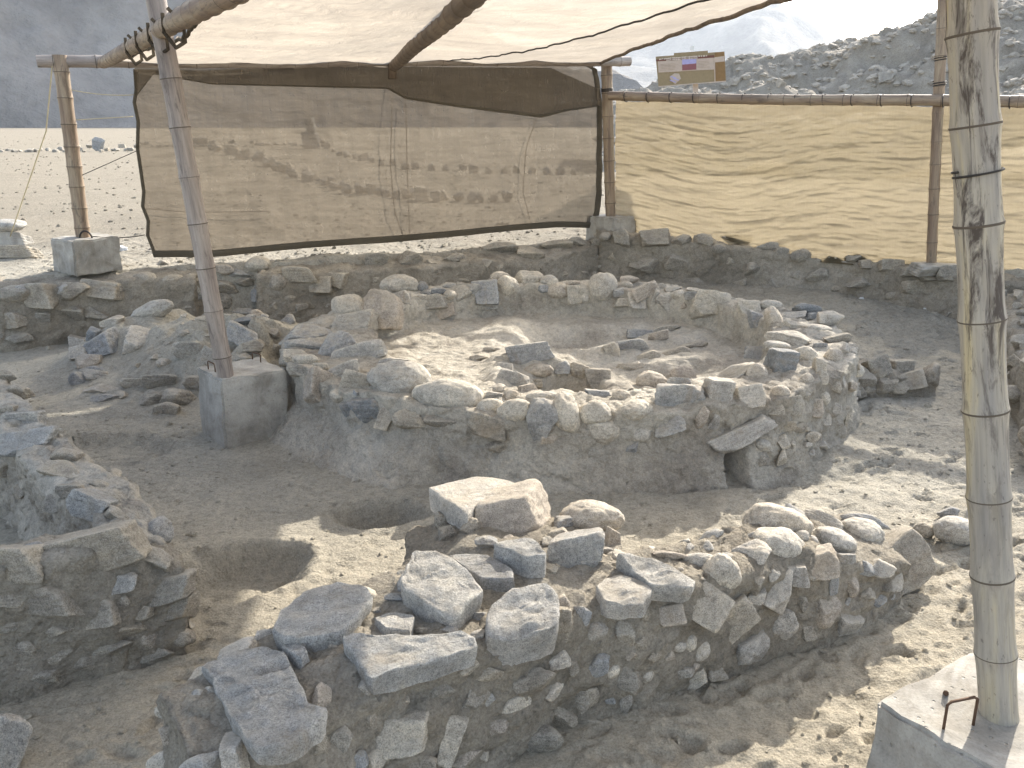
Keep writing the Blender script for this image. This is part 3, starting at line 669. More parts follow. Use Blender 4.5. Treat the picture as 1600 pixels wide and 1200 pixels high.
px_stones(lw, lh, """
150 862 140 66 14 b; 28 880 96 56 4 b; 50 862 38 26 0 ad; 80 938 94 52 6 b; 155 957 60 42 10 b; 187 912 64 26 16 bs; 256 918 98 40 14 b; 275 954 68 42 10 b; 281 996 46 30 10 r; 90 982 60 30 0 a; 88 1024 54 22 8 a; 192 985 62 26 12 a; 170 1012 72 22 12 a
14 930 52 40 0 a; 36 1012 52 32 0 a; 225 1000 50 26 14 a; 20 975 50 30 0 a; 220 955 40 28 0 a; 130 1035 60 24 14 au; 20 1050 60 28 8 au; 245 1018 50 22 16 au; 60 1060 60 24 8 au; 190 940 30 22 0 au
34 658 64 26 4 bs; 42 692 94 46 2 bs; 95 716 70 34 -8 a; 105 738 70 30 -10 a; 142 792 62 44 -20 bs; 86 786 30 26 0 b; 250 832 38 42 -30 rs; 235 872 68 34 -20 au; 8 727 50 40 0 a; 20 612 50 24 -10 a; 5 588 34 20 0 a; 112 768 40 22 0 a; 190 808 50 22 -25 au; 160 760 40 16 -20 au; 12 640 30 18 0 a
""", LT, sink=.34, mat=M_dusty)
lff = lambda ce, nr: np.where((ce[:, 2] > .04), np.where(nr[:, 2] > .6, .12, 1.0), 0.0)
scatter(lw, lm1, lw.location, 45, .05, .16, LT, lff, 'bbar', .12, .95, M_dusty, .6)
scatter(lw, lm2, lw.location, 26, .04, .11, LT, lff, 'aabr', .12, .95, M_dusty, .65)

# ------------------------------------------------------------------ 5 retaining walls round the sunken floor
def retain(label, xs, near_off, wid, tops, seed, nst, smin, smax, pxs='', amp=.03, mat=M_mud):
    near = [(x, float(yb(x)) - near_off) for x in xs]; back = [(x, float(yb(x)) - near_off + wid) for x in xs]
    t = thing('retaining_wall', Vector((sum(xs) / len(xs), near[len(near) // 2][1], 0)), label, 'retaining wall')
    o, me = wall_core('mud_core', near, back, tops, t, mat, .04, -.2, .05, amp, seed)
    tk = []; hh = hitter(bvh_of(me, t.location))
    if pxs: px_stones(t, hh, pxs, tk, mat=M_dusty)
    scatter(t, me, t.location, nst, smin, smax, tk, lambda ce, nr: np.where(nr[:, 2] > .7, .35, 1.0) * (nr[:, 1] < .6), 'aaabr', .3, .85, M_dusty, .6)
    return t
retain('low retaining wall of caked mud and stones at the far left, below the leaning post with the sunlit block', [-7, -5.6, -4.45, -3.6, -3.0], .14, .42, [(.56, .6)] * 3 + [(.54, .6), (.5, .6)], 41, 55, .08, .26, """
63 463 48 38 0 b; 26 460 42 26 0 a; 115 456 46 26 0 a; 161 453 56 26 -6 b; 66 499 32 18 0 a; 109 489 48 26 0 a; 182 450 22 16 0 b; 95 452 22 16 0 as; 29 452 20 12 0 as; 20 500 40 26 0 a; 150 490 40 22 0 a; 30 530 40 20 0 a""")
retain('crumbled mud and stone bench along the foot of the back net, behind the round altar', [-2.5, -1.9, -.6, .2, .7, .98], .14, .45, [(.52, .58), (.52, .6), (.52, .6), (.53, .62), (.58, .64), (.62, .66)], 43, 70, .08, .22, """
434 442 28 24 0 r; 470 430 50 22 0 b; 530 437 30 28 0 b; 500 445 36 26 0 b; 780 392 50 26 10 a; 830 396 40 24 0 a; 870 385 46 18 8 a; 905 380 40 18 0 a; 640 405 40 24 0 a; 590 410 36 24 0 a; 710 405 34 18 0 a""")
retain('long rough retaining wall below the golden net at the right, topped with loose stones', [.98, 1.6, 2.4, 3.3, 4.2, 5.2, 6.5], .16, .46, [(.76, .74), (.74, .70), (.68, .66), (.60, .62), (.58, .62), (.56, .6), (.56, .6)], 47, 110, .08, .22, """
970 374 28 26 0 b; 1025 372 50 26 0 b; 1065 376 30 18 0 a; 1124 389 22 15 0 r; 1150 372 44 14 -8 a; 1205 388 50 18 -8 a; 1251 400 30 20 0 r; 1315 403 26 20 0 a; 1341 404 34 18 0 a; 1356 412 26 16 0 b; 1394 415 38 16 0 b; 1427 426 38 15 0 b; 1457 430 38 18 0 b; 1382 404 22 14 0 a; 1480 428 40 22 0 b; 1300 405 20 16 0 a; 1220 394 22 14 0 a; 1100 376 30 18 0 a; 1590 462 20 24 0 a
1010 415 50 22 0 a; 1060 410 50 24 0 a; 1180 420 40 22 0 a; 1280 430 40 20 0 a; 1350 440 50 20 0 a; 1430 450 40 20 0 a; 1085 440 40 20 0 a""")
# side wall at the right margin, beyond the near post
rw = thing('stone_wall', Vector((3.3, 5.4, 0)), 'rough side wall in shade at the right margin, half hidden by the near pale post', 'stone wall')
ro_, rwm = wall_core('mud_core', [(3.02, 4.55), (3.3, 5.4), (3.75, 6.5), (4.35, 7.8)], [(3.45, 4.5), (3.7, 5.3), (4.15, 6.4), (4.8, 7.7)], [(.28, .3), (.34, .34), (.4, .4), (.5, .5)], rw, M_mud, .035, -.2, .05, .03, 53)
scatter(rw, rwm, rw.location, 70, .08, .22, [], ff, 'aabr', .28, .9, M_dusty, .6)
# stub beside the altar
sw = thing('stone_stub', Vector((2.75, 6.5, 0)), 'short broken stub of grey stones jutting from the right flank of the round altar', 'stone stub')
so_, swm = wall_core('mud_core', [(2.35, 6.15), (2.7, 6.18), (3.12, 6.28)], [(2.4, 6.6), (2.7, 6.55), (3.2, 6.55)], [(.2, .22), (.2, .2), (.14, .14)], sw, M_mud, .026, -.2, .06, .03, 57)
SWT = []
px_stones(sw, hitter(bvh_of(swm, sw.location)), "1371 575 34 32 20 b; 1404 576 36 28 0 b; 1424 594 46 28 10 b; 1456 588 30 40 -30 a; 1379 601 42 28 0 a; 1344 588 40 40 0 a; 1358 610 32 22 0 a; 1400 606 30 20 0 a; 1335 610 30 30 0 au", SWT, mat=M_dusty)
scatter(sw, swm, sw.location, 24, .05, .14, SWT, ff, 'aab', .28, .9, M_dusty, .6)

# ------------------------------------------------------------------ 6 collapsed rubble at the left of the altar
ru = thing('rubble_heap', Vector((-2.7, 7.2, 0)), 'collapsed heap of earth and loose stones between the left wall and the round altar', 'rubble heap')
RUT = []
px_stones(ru, onground, """
131 515 26 14 0 b; 124 536 28 24 0 b; 129 551 30 20 10 b; 147 525 28 28 30 ad; 165 538 48 40 35 b; 213 530 50 42 15 a; 184 491 38 14 0 a; 175 503 40 20 0 a; 135 567 44 26 0 a; 144 587 46 18 -6 a; 124 594 26 24 0 ad; 155 578 42 12 0 a; 160 608 58 14 -5 a; 164 623 42 14 0 a; 187 617 22 12 0 a
239 486 64 26 22 r; 227 452 44 42 0 au; 239 461 32 30 30 ru; 270 450 40 32 0 a; 299 461 44 46 40 b; 279 472 14 11 0 r; 296 549 46 26 0 a; 328 558 26 26 -30 b; 256 568 22 15 0 r; 282 626 58 34 0 au; 239 623 42 26 0 au; 253 597 52 22 0 au
377 489 38 14 0 a; 403 492 26 16 0 a; 382 504 32 16 10 ad; 378 525 52 28 -25 b; 426 521 22 14 0 a; 437 490 28 20 0 r; 451 500 20 18 0 a; 402 413 38 24 0 r; 411 457 34 30 0 a; 371 427 40 14 0 a; 345 421 42 16 0 a; 256 412 16 12 0 a; 430 545 30 14 0 a; 395 540 36 18 0 au; 350 500 30 16 0 a; 320 500 26 14 0 a; 340 470 40 24 0 au; 310 600 40 24 0 au; 262 640 40 22 0 au; 210 600 40 16 0 a; 200 470 30 22 0 au; 380 560 30 16 0 a; 290 520 22 10 0 a; 350 450 40 26 0 au; 380 440 30 18 0 au
""", RUT, sink=.1)
for k in range(70):
    a = random.uniform(0, 6.28); q = random.random() ** .7; x = -2.55 + math.cos(a) * 1.15 * q; y = 7.25 + math.sin(a) * .9 * q
    s = random.uniform(.03, .10); P = Vector((x, y, gz(x, y)))
    if any((P - c).length < r + s * .5 for c, r in RUT): continue
    put_stone(ru, P, (s, s * random.uniform(.6, 1), s * .55), Quaternion((0, 0, 1), random.uniform(0, 6.28)), 'a', pool=SMALL, mat=random.choice([M_dusty, None])); RUT.append((P, s * .5))

# ------------------------------------------------------------------ 7 loose stones that lie apart
def loose(cx, cy, wd, ht, rot, kd, label, mat=None, group=None, sink=.0, name='boulder', cat='boulder', P=None):
    P = P or onground(cx, cy + ht * .42); k = depth(P) / FOC; W, Hh = wd * k, ht * k; r = R(rot)
    D = min(W, 1.3 * Hh)
    o = put_stone(None, P + Vector((0, D * .3, Hh * .36)), (W, D, Hh), basis_rot(CX * math.cos(r) + CU * math.sin(r), CF, -CX * math.sin(r) + CU * math.cos(r)), kd, name, mat=mat)
    return tag(o, label, cat, group)
loose(1506, 834, 78, 48, 0, 'r', 'large smooth river boulder beside the near bamboo post, past the end of the front wall', M_boulder)
loose(1449, 832, 36, 28, 0, 'r', 'small rounded cobble in shade behind the pointed end slab of the front wall', M_dusty)
loose(1486, 803, 36, 22, -15, 'a', 'dark wedge shaped stone lying just behind the large smooth boulder', M_dark)
loose(1524, 783, 20, 26, 0, 'a', 'upright narrow stone against the left side of the near bamboo post', M_dusty)
loose(8, 1165, 62, 110, -6, 'a', 'pale whitish rock cut off by the bottom left corner of the view', M_slab)
loose(14, 394, 90, 22, 2, 'b', 'long dusty stone lying lowest of the pile at the far left margin', M_dusty, name='stone', cat='stone')
pb = loose(14, 374, 62, 24, 0, 'b', 'squared grey block under the tied stone at the far left margin', M_conc, name='stone', cat='stone')
tag(put_stone(None, pb.location + Vector((-.03, 0, .16)), (.44, .3, .15), Quaternion((0, 0, 1), .1), 'r', 'stone', mat=M_slab), 'rounded pale stone tied with cord on top of the squared block at far left', 'stone')

# rows of marker stones out on the plain
G1 = 'marker stones in rows on the plain'
rr = random.Random(3)
for x in list(range(4, 100, 9)) + list(range(102, 216, 8)) + list(range(222, 480, 10)):
    px = x + rr.uniform(-3, 3); py = rr.choice([231, 236, 238]) if x < 216 else rr.uniform(224, 231)
    P = onground(px, py)
    if P is None: continue
    k = depth(P) / FOC; s = rr.uniform(6, 11) * k
    tag(put_stone(None, P + Vector((0, 0, s * .2)), (s * 1.2, s, s * rr.uniform(.6, .95)), Quaternion((0, 0, 1), rr.uniform(0, 6)), rr.choice('ab'), 'stone', pool=SMALL, mat=M_dusty),
        'small angular marker stone standing in a row on the sunlit plain at the left' if x < 216 else 'small marker stone in the far row seen through the back net', 'stone', G1 if x < 216 else 'far row of stones behind the back net')
P = onground(155, 236); k = depth(P) / FOC
tag(put_stone(None, P + Vector((0, 0, 9 * k)), (19 * k, 7 * k, 24 * k), Quaternion((0, 1, 0), .15), 'b', 'stone', mat=M_stone), 'tallest upright flat stone in the marker row on the plain, right of the leaning post', 'stone')
def row(pts, n, label, group, s0=14):
    for i in range(n):
        t = i / (n - 1) * (len(pts) - 1); a = int(min(t, len(pts) - 2)); f = t - a
        px = pts[a][0] * (1 - f) + pts[a + 1][0] * f + rr.uniform(-4, 4); py = pts[a][1] * (1 - f) + pts[a + 1][1] * f + rr.uniform(-2, 2)
        P = onz(px, py, .63); k = depth(P) / FOC; s = rr.uniform(.7, 1.2) * s0 * k
        tag(put_stone(None, P + Vector((0, 0, s * .3)), (s * 1.1, s * .8, s * rr.uniform(.9, 1.4)), Quaternion((0, 0, 1), rr.uniform(0, 6)), rr.choice('ab'), 'stone', pool=SMALL, mat=M_dusty), label, 'stone', group)
row([(310, 228), (400, 252), (470, 280), (540, 298), (640, 308), (790, 315)], 42, 'upright stone in the long curved row showing through the back net', 'curved row of stones behind the back net', 17)
row([(480, 215), (530, 245), (620, 262), (760, 270), (900, 272)], 26, 'stone in the shorter upper row showing through the back net', 'upper row of stones behind the back net', 13)
P = onz(487, 232, .62)
mk = thing('stone_marker', P, 'dark tall standing marker seen faintly through the upper left of the back net', 'marker')
k = depth(P) / FOC
for (dz, wd, ht) in ((12, 30, 26), (34, 18, 26), (58, 12, 26), (78, 8, 18)):
    put_stone(mk, P + Vector((0, 0, dz * k)), (wd * k, wd * k * .8, ht * k), Quaternion(), 'b', mat=M_dark)

# gravel, uncountable
gs_v, gs_f = [], []
bv, bf = ICO[2][0] if False else None, None
bm = bmesh.new(); bmesh.ops.create_icosphere(bm, subdivisions=1, radius=1); bv = np.array([v.co[:] for v in bm.verts]); bf = np.array([[q.index for q in f.verts] for f in bm.faces]); bm.free()
for k in range(7000):
    if k < 3600: x, y = random.uniform(-4.5, 4.6), random.uniform(1.6, 9.5)
    elif k < 5000: x, y = random.uniform(-5, 5), float(yb(0)) + random.uniform(-1.6, 1.5)
    else:
        y = 8 * math.exp(random.uniform(0, 2.3)); x = random.uniform(-.75, .1) * y
    if dent(x, y, RC, RA, RB) < 1.02: continue
    s = random.uniform(.004, .013) if k < 5000 else random.uniform(.006, .028) * (1 + y / 60)
    if k < 5000 and random.random() < .05: s *= 2.2
    q = bv * s * (1 + .3 * RNG.normal(size=bv.shape)) * np.array([1, 1, .7]); gs_f.append(bf + len(gs_v) * 12); gs_v.append(q + np.array([x, y, gz(x, y) + s * .2]))
gr = link('gravel', mesh('gravel', np.vstack(gs_v), np.vstack(gs_f).astype(np.int32), M_sand)); gr['kind'] = 'stuff'; gr['label'] = 'loose pebbles and grit strewn over the sandy floor and the plain'
gr.data.polygons.foreach_set('use_smooth', np.zeros(len(gr.data.polygons), dtype=bool))

# ------------------------------------------------------------------ 8 bamboo, blocks, rails
def lathe(prof, seg=22, cap=True):
    a = np.linspace(0, 2 * math.pi, seg, endpoint=False); V = np.array([[(r * math.cos(q), r * math.sin(q), z) for z, r in prof] for q in a]).reshape(-1, 3)
    F = [tuple(f) for f in gridfaces(seg, len(prof), True)]; m = len(prof)
    if cap: F.append(tuple(i * m for i in range(seg))[::-1]); F.append(tuple(i * m + m - 1 for i in range(seg)))
    return V, F
NODE = {}
def bamboo(name, p0, p1, r0, r1, mat, label, cat, nodes=None, step=.26, group=None, wob=.0, seed=0):
    p0, p1 = Vector(p0), Vector(p1); L = (p1 - p0).length; t = thing(name, p0, label, cat, group)
    rg = random.Random(seed)
    if nodes is None:
        nodes = []; z = rg.uniform(.08, step)
        while z < L - .03: nodes.append(z); z += step * rg.uniform(.85, 1.15)
    zs = sorted(set(list(np.linspace(0, L, int(L / .035) + 2)) + [n + d for n in nodes for d in (-.012, -.004, .004, .012)])); prof = []
    for z in zs:
        if z < 0 or z > L: continue
        r = r0 + (r1 - r0) * z / L; dn = min([abs(z - n) for n in nodes] + [9])
        r *= 1 + .06 * math.exp(-(dn / .012) ** 2) + .045 * math.exp(-(dn / .05) ** 2); prof.append((z, r))
    V, F = lathe(prof, 28)
    ph1, ph2 = rg.uniform(0, 6), rg.uniform(0, 6)
    V[:, 0] += wob * np.sin(V[:, 2] * 2.1 + ph1); V[:, 1] += wob * np.sin(V[:, 2] * 1.7 + ph2)
    q = (p1 - p0).to_track_quat('Z', 'Y')
    link('culm', mesh('culm', V, F, mat, 50), t, (0, 0, 0), q)
    for n in nodes:
        r = (r0 + (r1 - r0) * n / L)
        key = round(r, 3)
        if key not in NODE:
            pv = [(-.006, r * 1.05), (-.003, r * 1.105), (.0, r * 1.125), (.002, r * 1.105), (.004, r * 1.05)]
            vv, ff_ = lathe(pv, 28, False); NODE[key] = mesh('node', vv, ff_, M_node)
        c = Vector((wob * math.sin(n * 2.1 + ph1), wob * math.sin(n * 1.7 + ph2), n))
        link('node', NODE[key], t, q @ c, q)
    t['_q'] = 0; del t['_q']
    return t
def tube(pts, r, seg=8):
    pts = [Vector(p) for p in pts]; V, F = [], []
    for i, p in enumerate(pts):
        d = (pts[min(i + 1, len(pts) - 1)] - pts[max(i - 1, 0)]).normalized(); x = d.cross(Vector((.3, .2, 1))); x.normalize(); y = d.cross(x)
        for k in range(seg): a = 2 * math.pi * k / seg; V.append(p + x * r * math.cos(a) + y * r * math.sin(a))
    for i in range(len(pts) - 1):
        for k in range(seg): F.append((i * seg + k, i * seg + (k + 1) % seg, (i + 1) * seg + (k + 1) % seg, (i + 1) * seg + k))
    F.append(tuple(range(seg))[::-1]); F.append(tuple((len(pts) - 1) * seg + k for k in range(seg)))
    return V, F
def tube_part(name, pts, r, mat, parent, seg=8):
    V, F = tube(pts, r, seg); off = np.array(parent.location) if parent else np.zeros(3)
    return link(name, mesh(name, np.array([v[:] for v in V]) - off, F, mat), parent, (0, 0, 0) if parent else None)
def coil(parent, c, axis_, r, turns, pitch_, rw_, name='wire_tie'):
    ax = Vector(axis_).normalized(); x = ax.cross(Vector((.1, .9, .3))).normalized(); y = ax.cross(x); pts = []
    for k in range(int(turns * 14) + 1):
        a = k / 14 * 2 * math.pi; pts.append(Vector(c) + x * r * math.cos(a) + y * r * math.sin(a) + ax * pitch_ * (k / 14 - turns / 2))
    return tube_part(name, pts, rw_, M_wire, parent, 6)
def concrete_block(loc, sx, sy, sz, rz, label, name='concrete_block', tilt=0):
    t = thing(name, loc, label, 'concrete block')
    bm = bmesh.new(); bmesh.ops.create_cube(bm, size=1); bmesh.ops.scale(bm, vec=(sx, sy, sz), verts=bm.verts); bmesh.ops.translate(bm, vec=(0, 0, sz / 2), verts=bm.verts)
    for v in bm.verts:
        if v.co.z > .1: v.co.x *= .965; v.co.y *= .965
    bmesh.ops.bevel(bm, geom=bm.edges[:], offset=.012, segments=2, affect='EDGES'); bmesh.ops.subdivide_edges(bm, edges=[e for e in bm.edges if e.calc_length() > .1], cuts=14, use_grid_fill=True)
    co = np.array([v.co[:] for v in bm.verts]); d = .009 * np.stack([fbm(co + sx * 7, 11, 4, int(sx * 100) + k) for k in range(3)], -1)
    for v, q in zip(bm.verts, d): v.co += Vector(q)
    me = bpy.data.meshes.new('block'); bm.to_mesh(me); bm.free(); me.materials.append(M_conc)
    me.polygons.foreach_set('use_smooth', np.ones(len(me.polygons), dtype=bool)); me.set_sharp_from_angle(angle=R(35))
    link('block', me, t, (0, 0, 0), Quaternion((0, 0, 1), rz)); return t
def staple(parent, p, q, h, r=.004):
    p, q = Vector(p), Vector(q); u = Vector((0, 0, h)); m = .12
    return tube_part('rebar_loop', [p - Vector((0, 0, .03)), p + u * .5, p + u * .9, p.lerp(q, .12) + u, q.lerp(p, .12) + u, q + u * .9, q + u * .5, q - Vector((0, 0, .03))], r, M_rust, parent)

# middle post and its block
MB = Vector((-1.73, 5.45, -.02))
blk = concrete_block(MB + Vector((0, 0, 0)), .44, .42, .46, R(38), 'pale concrete block with rebar loops holding the leaning post left of the round altar')
staple(blk, MB + Vector((-.2, -.02, .46)), MB + Vector((-.13, -.10, .46)), .055); staple(blk, MB + Vector((.02, .20, .46)), MB + Vector((.09, .14, .46)), .055)
def along(p0, p1, pys):
    p0, p1 = Vector(p0), Vector(p1); out = []
    for py in pys:
        lo_, hi_ = 0., 1.
        f = lambda s: 600 - FOC * (p0.lerp(p1, s) - CAM).dot(CU) / depth(p0.lerp(p1, s)) - py
        for _ in range(40):
            m = (lo_ + hi_) / 2
            if f(m) > 0: lo_ = m
            else: hi_ = m
        out.append(lo_ * (p1 - p0).length)
    return out
mp0 = onz(353, 588, .44); mp1t = ony(243, 0, 5.30); mp1 = mp0.lerp(mp1t, 1.16)
bamboo('bamboo_post', mp0 - (mp1 - mp0).normalized() * .08, mp1, .050, .057, M_bamA, 'tall grey leaning bamboo post on the concrete block left of the round altar', 'bamboo post', along(mp0, mp1, [538, 465, 398, 328, 255, 177, 100, 24, -50]), wob=.006, seed=2)
# near right post and its block
nb = onz(1560, 1112, .38)
NB = Vector((nb.x + .06, nb.y - .03, -.04))
blk = concrete_block(NB, .58, .56, .42, R(32), 'large pale concrete block with a bent rebar loop in the bottom right corner')
a_, b_ = onz(1474, 1140, .38), onz(1521, 1130, .38); staple(blk, a_, b_, .085, .0042)
tube_part('rebar_stub', [onz(1478, 1083, .37), onz(1478, 1083, .395)], .008, M_rust, blk)
np1 = ony(1517, 0, 2.2); np2 = nb.lerp(np1, 1.2)
bamboo('bamboo_post', nb - (np2 - nb).normalized() * .06, np2, .0485, .0535, M_bamB, 'thick pale bamboo post with dark blotches, nearest the camera at the right', 'bamboo post', along(nb, np2, [1098, 988, 866, 742, 605, 462, 311, 155, 10]), wob=.003, seed=3)
npost = [o for o in COL.objects if o.name.startswith('bamboo_post')][-1]
coil(npost, nb.lerp(np2, .66), np2 - nb, .056, 1.1, .012, .0028)
# far-left post and block
FB = Vector((-4.0, 8.3, .60))
blk = concrete_block(FB + Vector((.02, .0, .0)), .46, .42, .32, R(52), 'sunlit grey concrete block under the far left bamboo post on the plain')
fp0 = Vector((-3.985, 8.28, .90)); fp1 = Vector((-3.99, 8.30, 2.53))
fp1 = ony(93, 86, 8.28)
bamboo('bamboo_post', fp0, fp1, .062, .060, M_bamC, 'far left bamboo post leaning on the plain, with reddish weathered side', 'bamboo post', step=.2, wob=.004, seed=4)
pst = [o for o in COL.objects if o.name.startswith('bamboo_post')][-1]
tube_part('wire_loop', [fp0 + Vector((.06, -.06, .0)) + Vector((.06 * math.cos(a), -.01, .085 * math.sin(a))) for a in np.linspace(0, math.pi, 12)], .008, M_wire, pst)
# corner post and block
cp0 = Vector((1.15, 10.42, .88)); cp1 = ony(947, 88, 10.40)
concrete_block(Vector((1.17, 10.42, .60)), .44, .44, .30, R(40), 'shaded concrete footing at the corner where the two nets meet')
bamboo('bamboo_post', cp0, cp1, .058, .060, M_bamC, 'brown corner bamboo post between the back net and the golden net', 'bamboo post', step=.22, wob=.004, seed=5)
pst = [o for o in COL.objects if o.name.startswith('bamboo_post')][-1]
coil(pst, cp0.lerp(cp1, .80), cp1 - cp0, .066, 3, .012, .005)
# far-right post and its ground pad
rp0 = onz(1455, 412, .64); rp1 = ony(1474, 0, rp0.y); rp1 = rp0.lerp(rp1, 1.2)
bamboo('bamboo_post', rp0, rp1, .045, .048, M_bamC, 'slim brown bamboo post rising past the rail in front of the golden net', 'bamboo post', step=.24, wob=.004, seed=6)
pst = [o for o in COL.objects if o.name.startswith('bamboo_post')][-1]
coil(pst, rp0.lerp(rp1, .585), rp1 - rp0, .055, 2, .02, .006); coil(pst, rp0.lerp(rp1, .66), rp1 - rp0, .052, 1.6, .02, .006)
pad = put_stone(None, Vector((rp0.x + .04, rp0.y + .06, .60)), (.66, .5, .12), Quaternion((0, 0, 1), .3), 'b', 'concrete_pad', mat=M_conc); tag(pad, 'low broken concrete pad round the foot of the slim post by the golden net', 'concrete pad')
# rails
ra0 = ony(58, 97, 8.22); ra1 = ony(984, 95, 10.36)
bamboo('bamboo_rail', ra0, ra1, .052, .050, M_bamA, 'horizontal bamboo rail along the top of the back net, under the canopy edge', 'bamboo rail', step=.3, wob=.006, seed=8)
rb0 = ony(952, 151, 10.30); rb1 = ony(1462, 158, rp0.y - .06); rb1 = rb0.lerp(rb1, 2.1)
bamboo('bamboo_rail', rb0, rb1, .048, .050, M_bamC, 'horizontal bamboo rail carrying the golden net at the right', 'bamboo rail', step=.3, wob=.008, seed=9)
rail2 = [o for o in COL.objects if o.name.startswith('bamboo_rail')][-1]
for k in range(26):                                      # lashings of the net round the rail
    c = rb0.lerp(rb1, .03 + k * .038); coil(rail2, c, rb1 - rb0 + Vector((0, 0, .3)), .053, 1.0, .015, .004, 'lashing')

# ------------------------------------------------------------------ 9 nets
def cloth_grid(P, amp, seed, sc=(2, 2, 6), nrm=(0, 1, 0)):
    n = np.array(nrm) / np.linalg.norm(nrm)
    q = P * np.array(sc)
    d = amp * (fbm(q, 1, 4, seed, .55) + .6 * (1 - 2 * np.abs(fbm(q * 1.7, 1, 3, seed + 9))))
    return P + d[..., None] * n
# right golden net
r0 = rb0 + Vector((.09, .14, -.03)); r1 = rb1 + Vector((.09, .14, -.03))
U = np.linspace(0, 1, 420)[:, None]; Vv = np.linspace(0, 1, 150)[None, :]
base = np.array(r0)[None, None] + (np.array(r1) - np.array(r0))[None, None] * U[..., None] + 0 * Vv[..., None]
zb_ = .55
ztp = base[..., 2] - .02 * np.abs(np.sin(U * 44)) * (1 - Vv); base[..., 2] = ztp + (zb_ - ztp) * Vv
dirr = (rb1 - rb0).normalized(); nrm = Vector((-dirr.y, dirr.x, 0)) * -1
al = (base[..., 0:1] * dirr.x + base[..., 1:2] * dirr.y)[..., 0]
q = np.stack([al * 1.1 + .5 * base[..., 2], base[..., 2] * 7.5 + .7 * np.sin(al * 1.3) + .25 * np.sin(al * 3.1), al * 0], -1)
wr = .017 * (1 - 2 * np.abs(fbm(q, 1.0, 4, 301, .55))) + .011 * (1 - 2 * np.abs(fbm(q, 2.7, 4, 305))) + .05 * np.sin(U * 16) * np.sin(Vv * 3.1)
env = np.clip(Vv * 6, 0, 1)
base = base + (wr * env)[..., None] * np.array(nrm) - (.10 * Vv)[..., None] * np.array(nrm)
nR = thing('shade_net', Vector((r0.x, r0.y, .6)), 'golden backlit shade net hanging full of creases below the right rail', 'shade net')
link('net_panel', mesh('net_panel', base.reshape(-1, 3) - np.array(nR.location), gridfaces(420, 150), M_netR), nR, (0, 0, 0))
# back tan net, laced to its frame: ragged outline from the photo, standing on the line of the far posts
pA, pB = Vector((-4.0, 8.42, 0)), Vector((1.15, 10.52, 0)); nd = (pB - pA).normalized(); nN = Vector((-nd.y, nd.x, 0))
def onnet(px, py, off=0): return onplane(px, py, pA + nN * off, nN)
left = [(208, 108), (210, 140), (207, 160), (213, 190), (212, 232), (217, 265), (222, 300), (220, 322), (229, 345), (228, 368), (236, 388), (240, 402)]
right = [(932, 108), (936, 125), (940, 160), (941, 200), (940, 250), (940, 300), (936, 330), (928, 356)]
topl = [(208, 104), (320, 110), (500, 106), (612, 104), (760, 104), (860, 104), (905, 112), (932, 128)]
botl = [(240, 402), (330, 402), (480, 388), (600, 380), (700, 372), (800, 362), (870, 357), (928, 358)]
def ipl(pts, t):
    pts = np.array(pts, float); s = np.r_[0, np.cumsum(np.linalg.norm(np.diff(pts, axis=0), axis=1))]; s /= s[-1]
    return np.array([np.interp(t, s, pts[:, 0]), np.interp(t, s, pts[:, 1])]).T
nu, nv = 260, 110
tu, tv = np.linspace(0, 1, nu), np.linspace(0, 1, nv)
Lp, Rp, Tp, Bp = ipl(left, tv), ipl(right, tv), ipl(topl, tu), ipl(botl, tu)
u_, v_ = tu[:, None, None], tv[None, :, None]
px_ = (1 - u_) * Lp[None] + u_ * Rp[None] + (1 - v_) * Tp[:, None] + v_ * Bp[:, None] - ((1 - u_) * (1 - v_) * Tp[0] + u_ * (1 - v_) * Tp[-1] + (1 - u_) * v_ * Bp[0] + u_ * v_ * Bp[-1])
pts3 = np.array([[onnet(px_[i, j, 0], px_[i, j, 1])[:] for j in range(nv)] for i in range(nu)])
al = pts3[..., 0] * nd.x + pts3[..., 1] * nd.y
q = np.stack([al * 1.2, pts3[..., 2] * 3.4, al * 0], -1)
belly = -.12 * np.sin(u_[..., 0] * 3.14) * np.sin(v_[..., 0] * 3.0)
dsp = .010 * (1 - 2 * np.abs(fbm(q, 1, 4, 401))) + .006 * fbm(q * np.array([6, .8, 1]), 1, 3, 405) + belly * .6
pts3 = pts3 + dsp[..., None] * np.array(nN)
nBk = thing('shade_net', pA + Vector((0, 0, .6)), 'tan see-through shade net laced across the back behind the round altar, dark hemmed', 'shade net')
link('net_panel', mesh('net_panel', pts3.reshape(-1, 3) - np.array(nBk.location), gridfaces(nu, nv), M_netB), nBk, (0, 0, 0))
def strip(name, e, w_in, mat, parent):
    """hem along a polyline of points: flat doubled band"""
    e = np.array(e); w_in = np.array(w_in); off = -.012 * np.array(nN)
    V = np.stack([e + off * 1.0, e * .5 + w_in * .5 + off * 1.6, w_in + off, w_in + .3 * off + np.array(nN) * .01, e + np.array(nN) * .012], 1)
    return link(name, mesh(name, V.reshape(-1, 3) - np.array(parent.location), gridfaces(len(e), 5), mat), parent, (0, 0, 0))
hw = 4
strip('hem', pts3[0, :], pts3[2, :], M_hem, nBk); strip('hem', pts3[-1, :], pts3[-4, :], M_hem, nBk)
strip('hem', pts3[:, -1], pts3[:, -5], M_hem, nBk); strip('hem', pts3[:, 0], pts3[:, 2], M_hem, nBk)
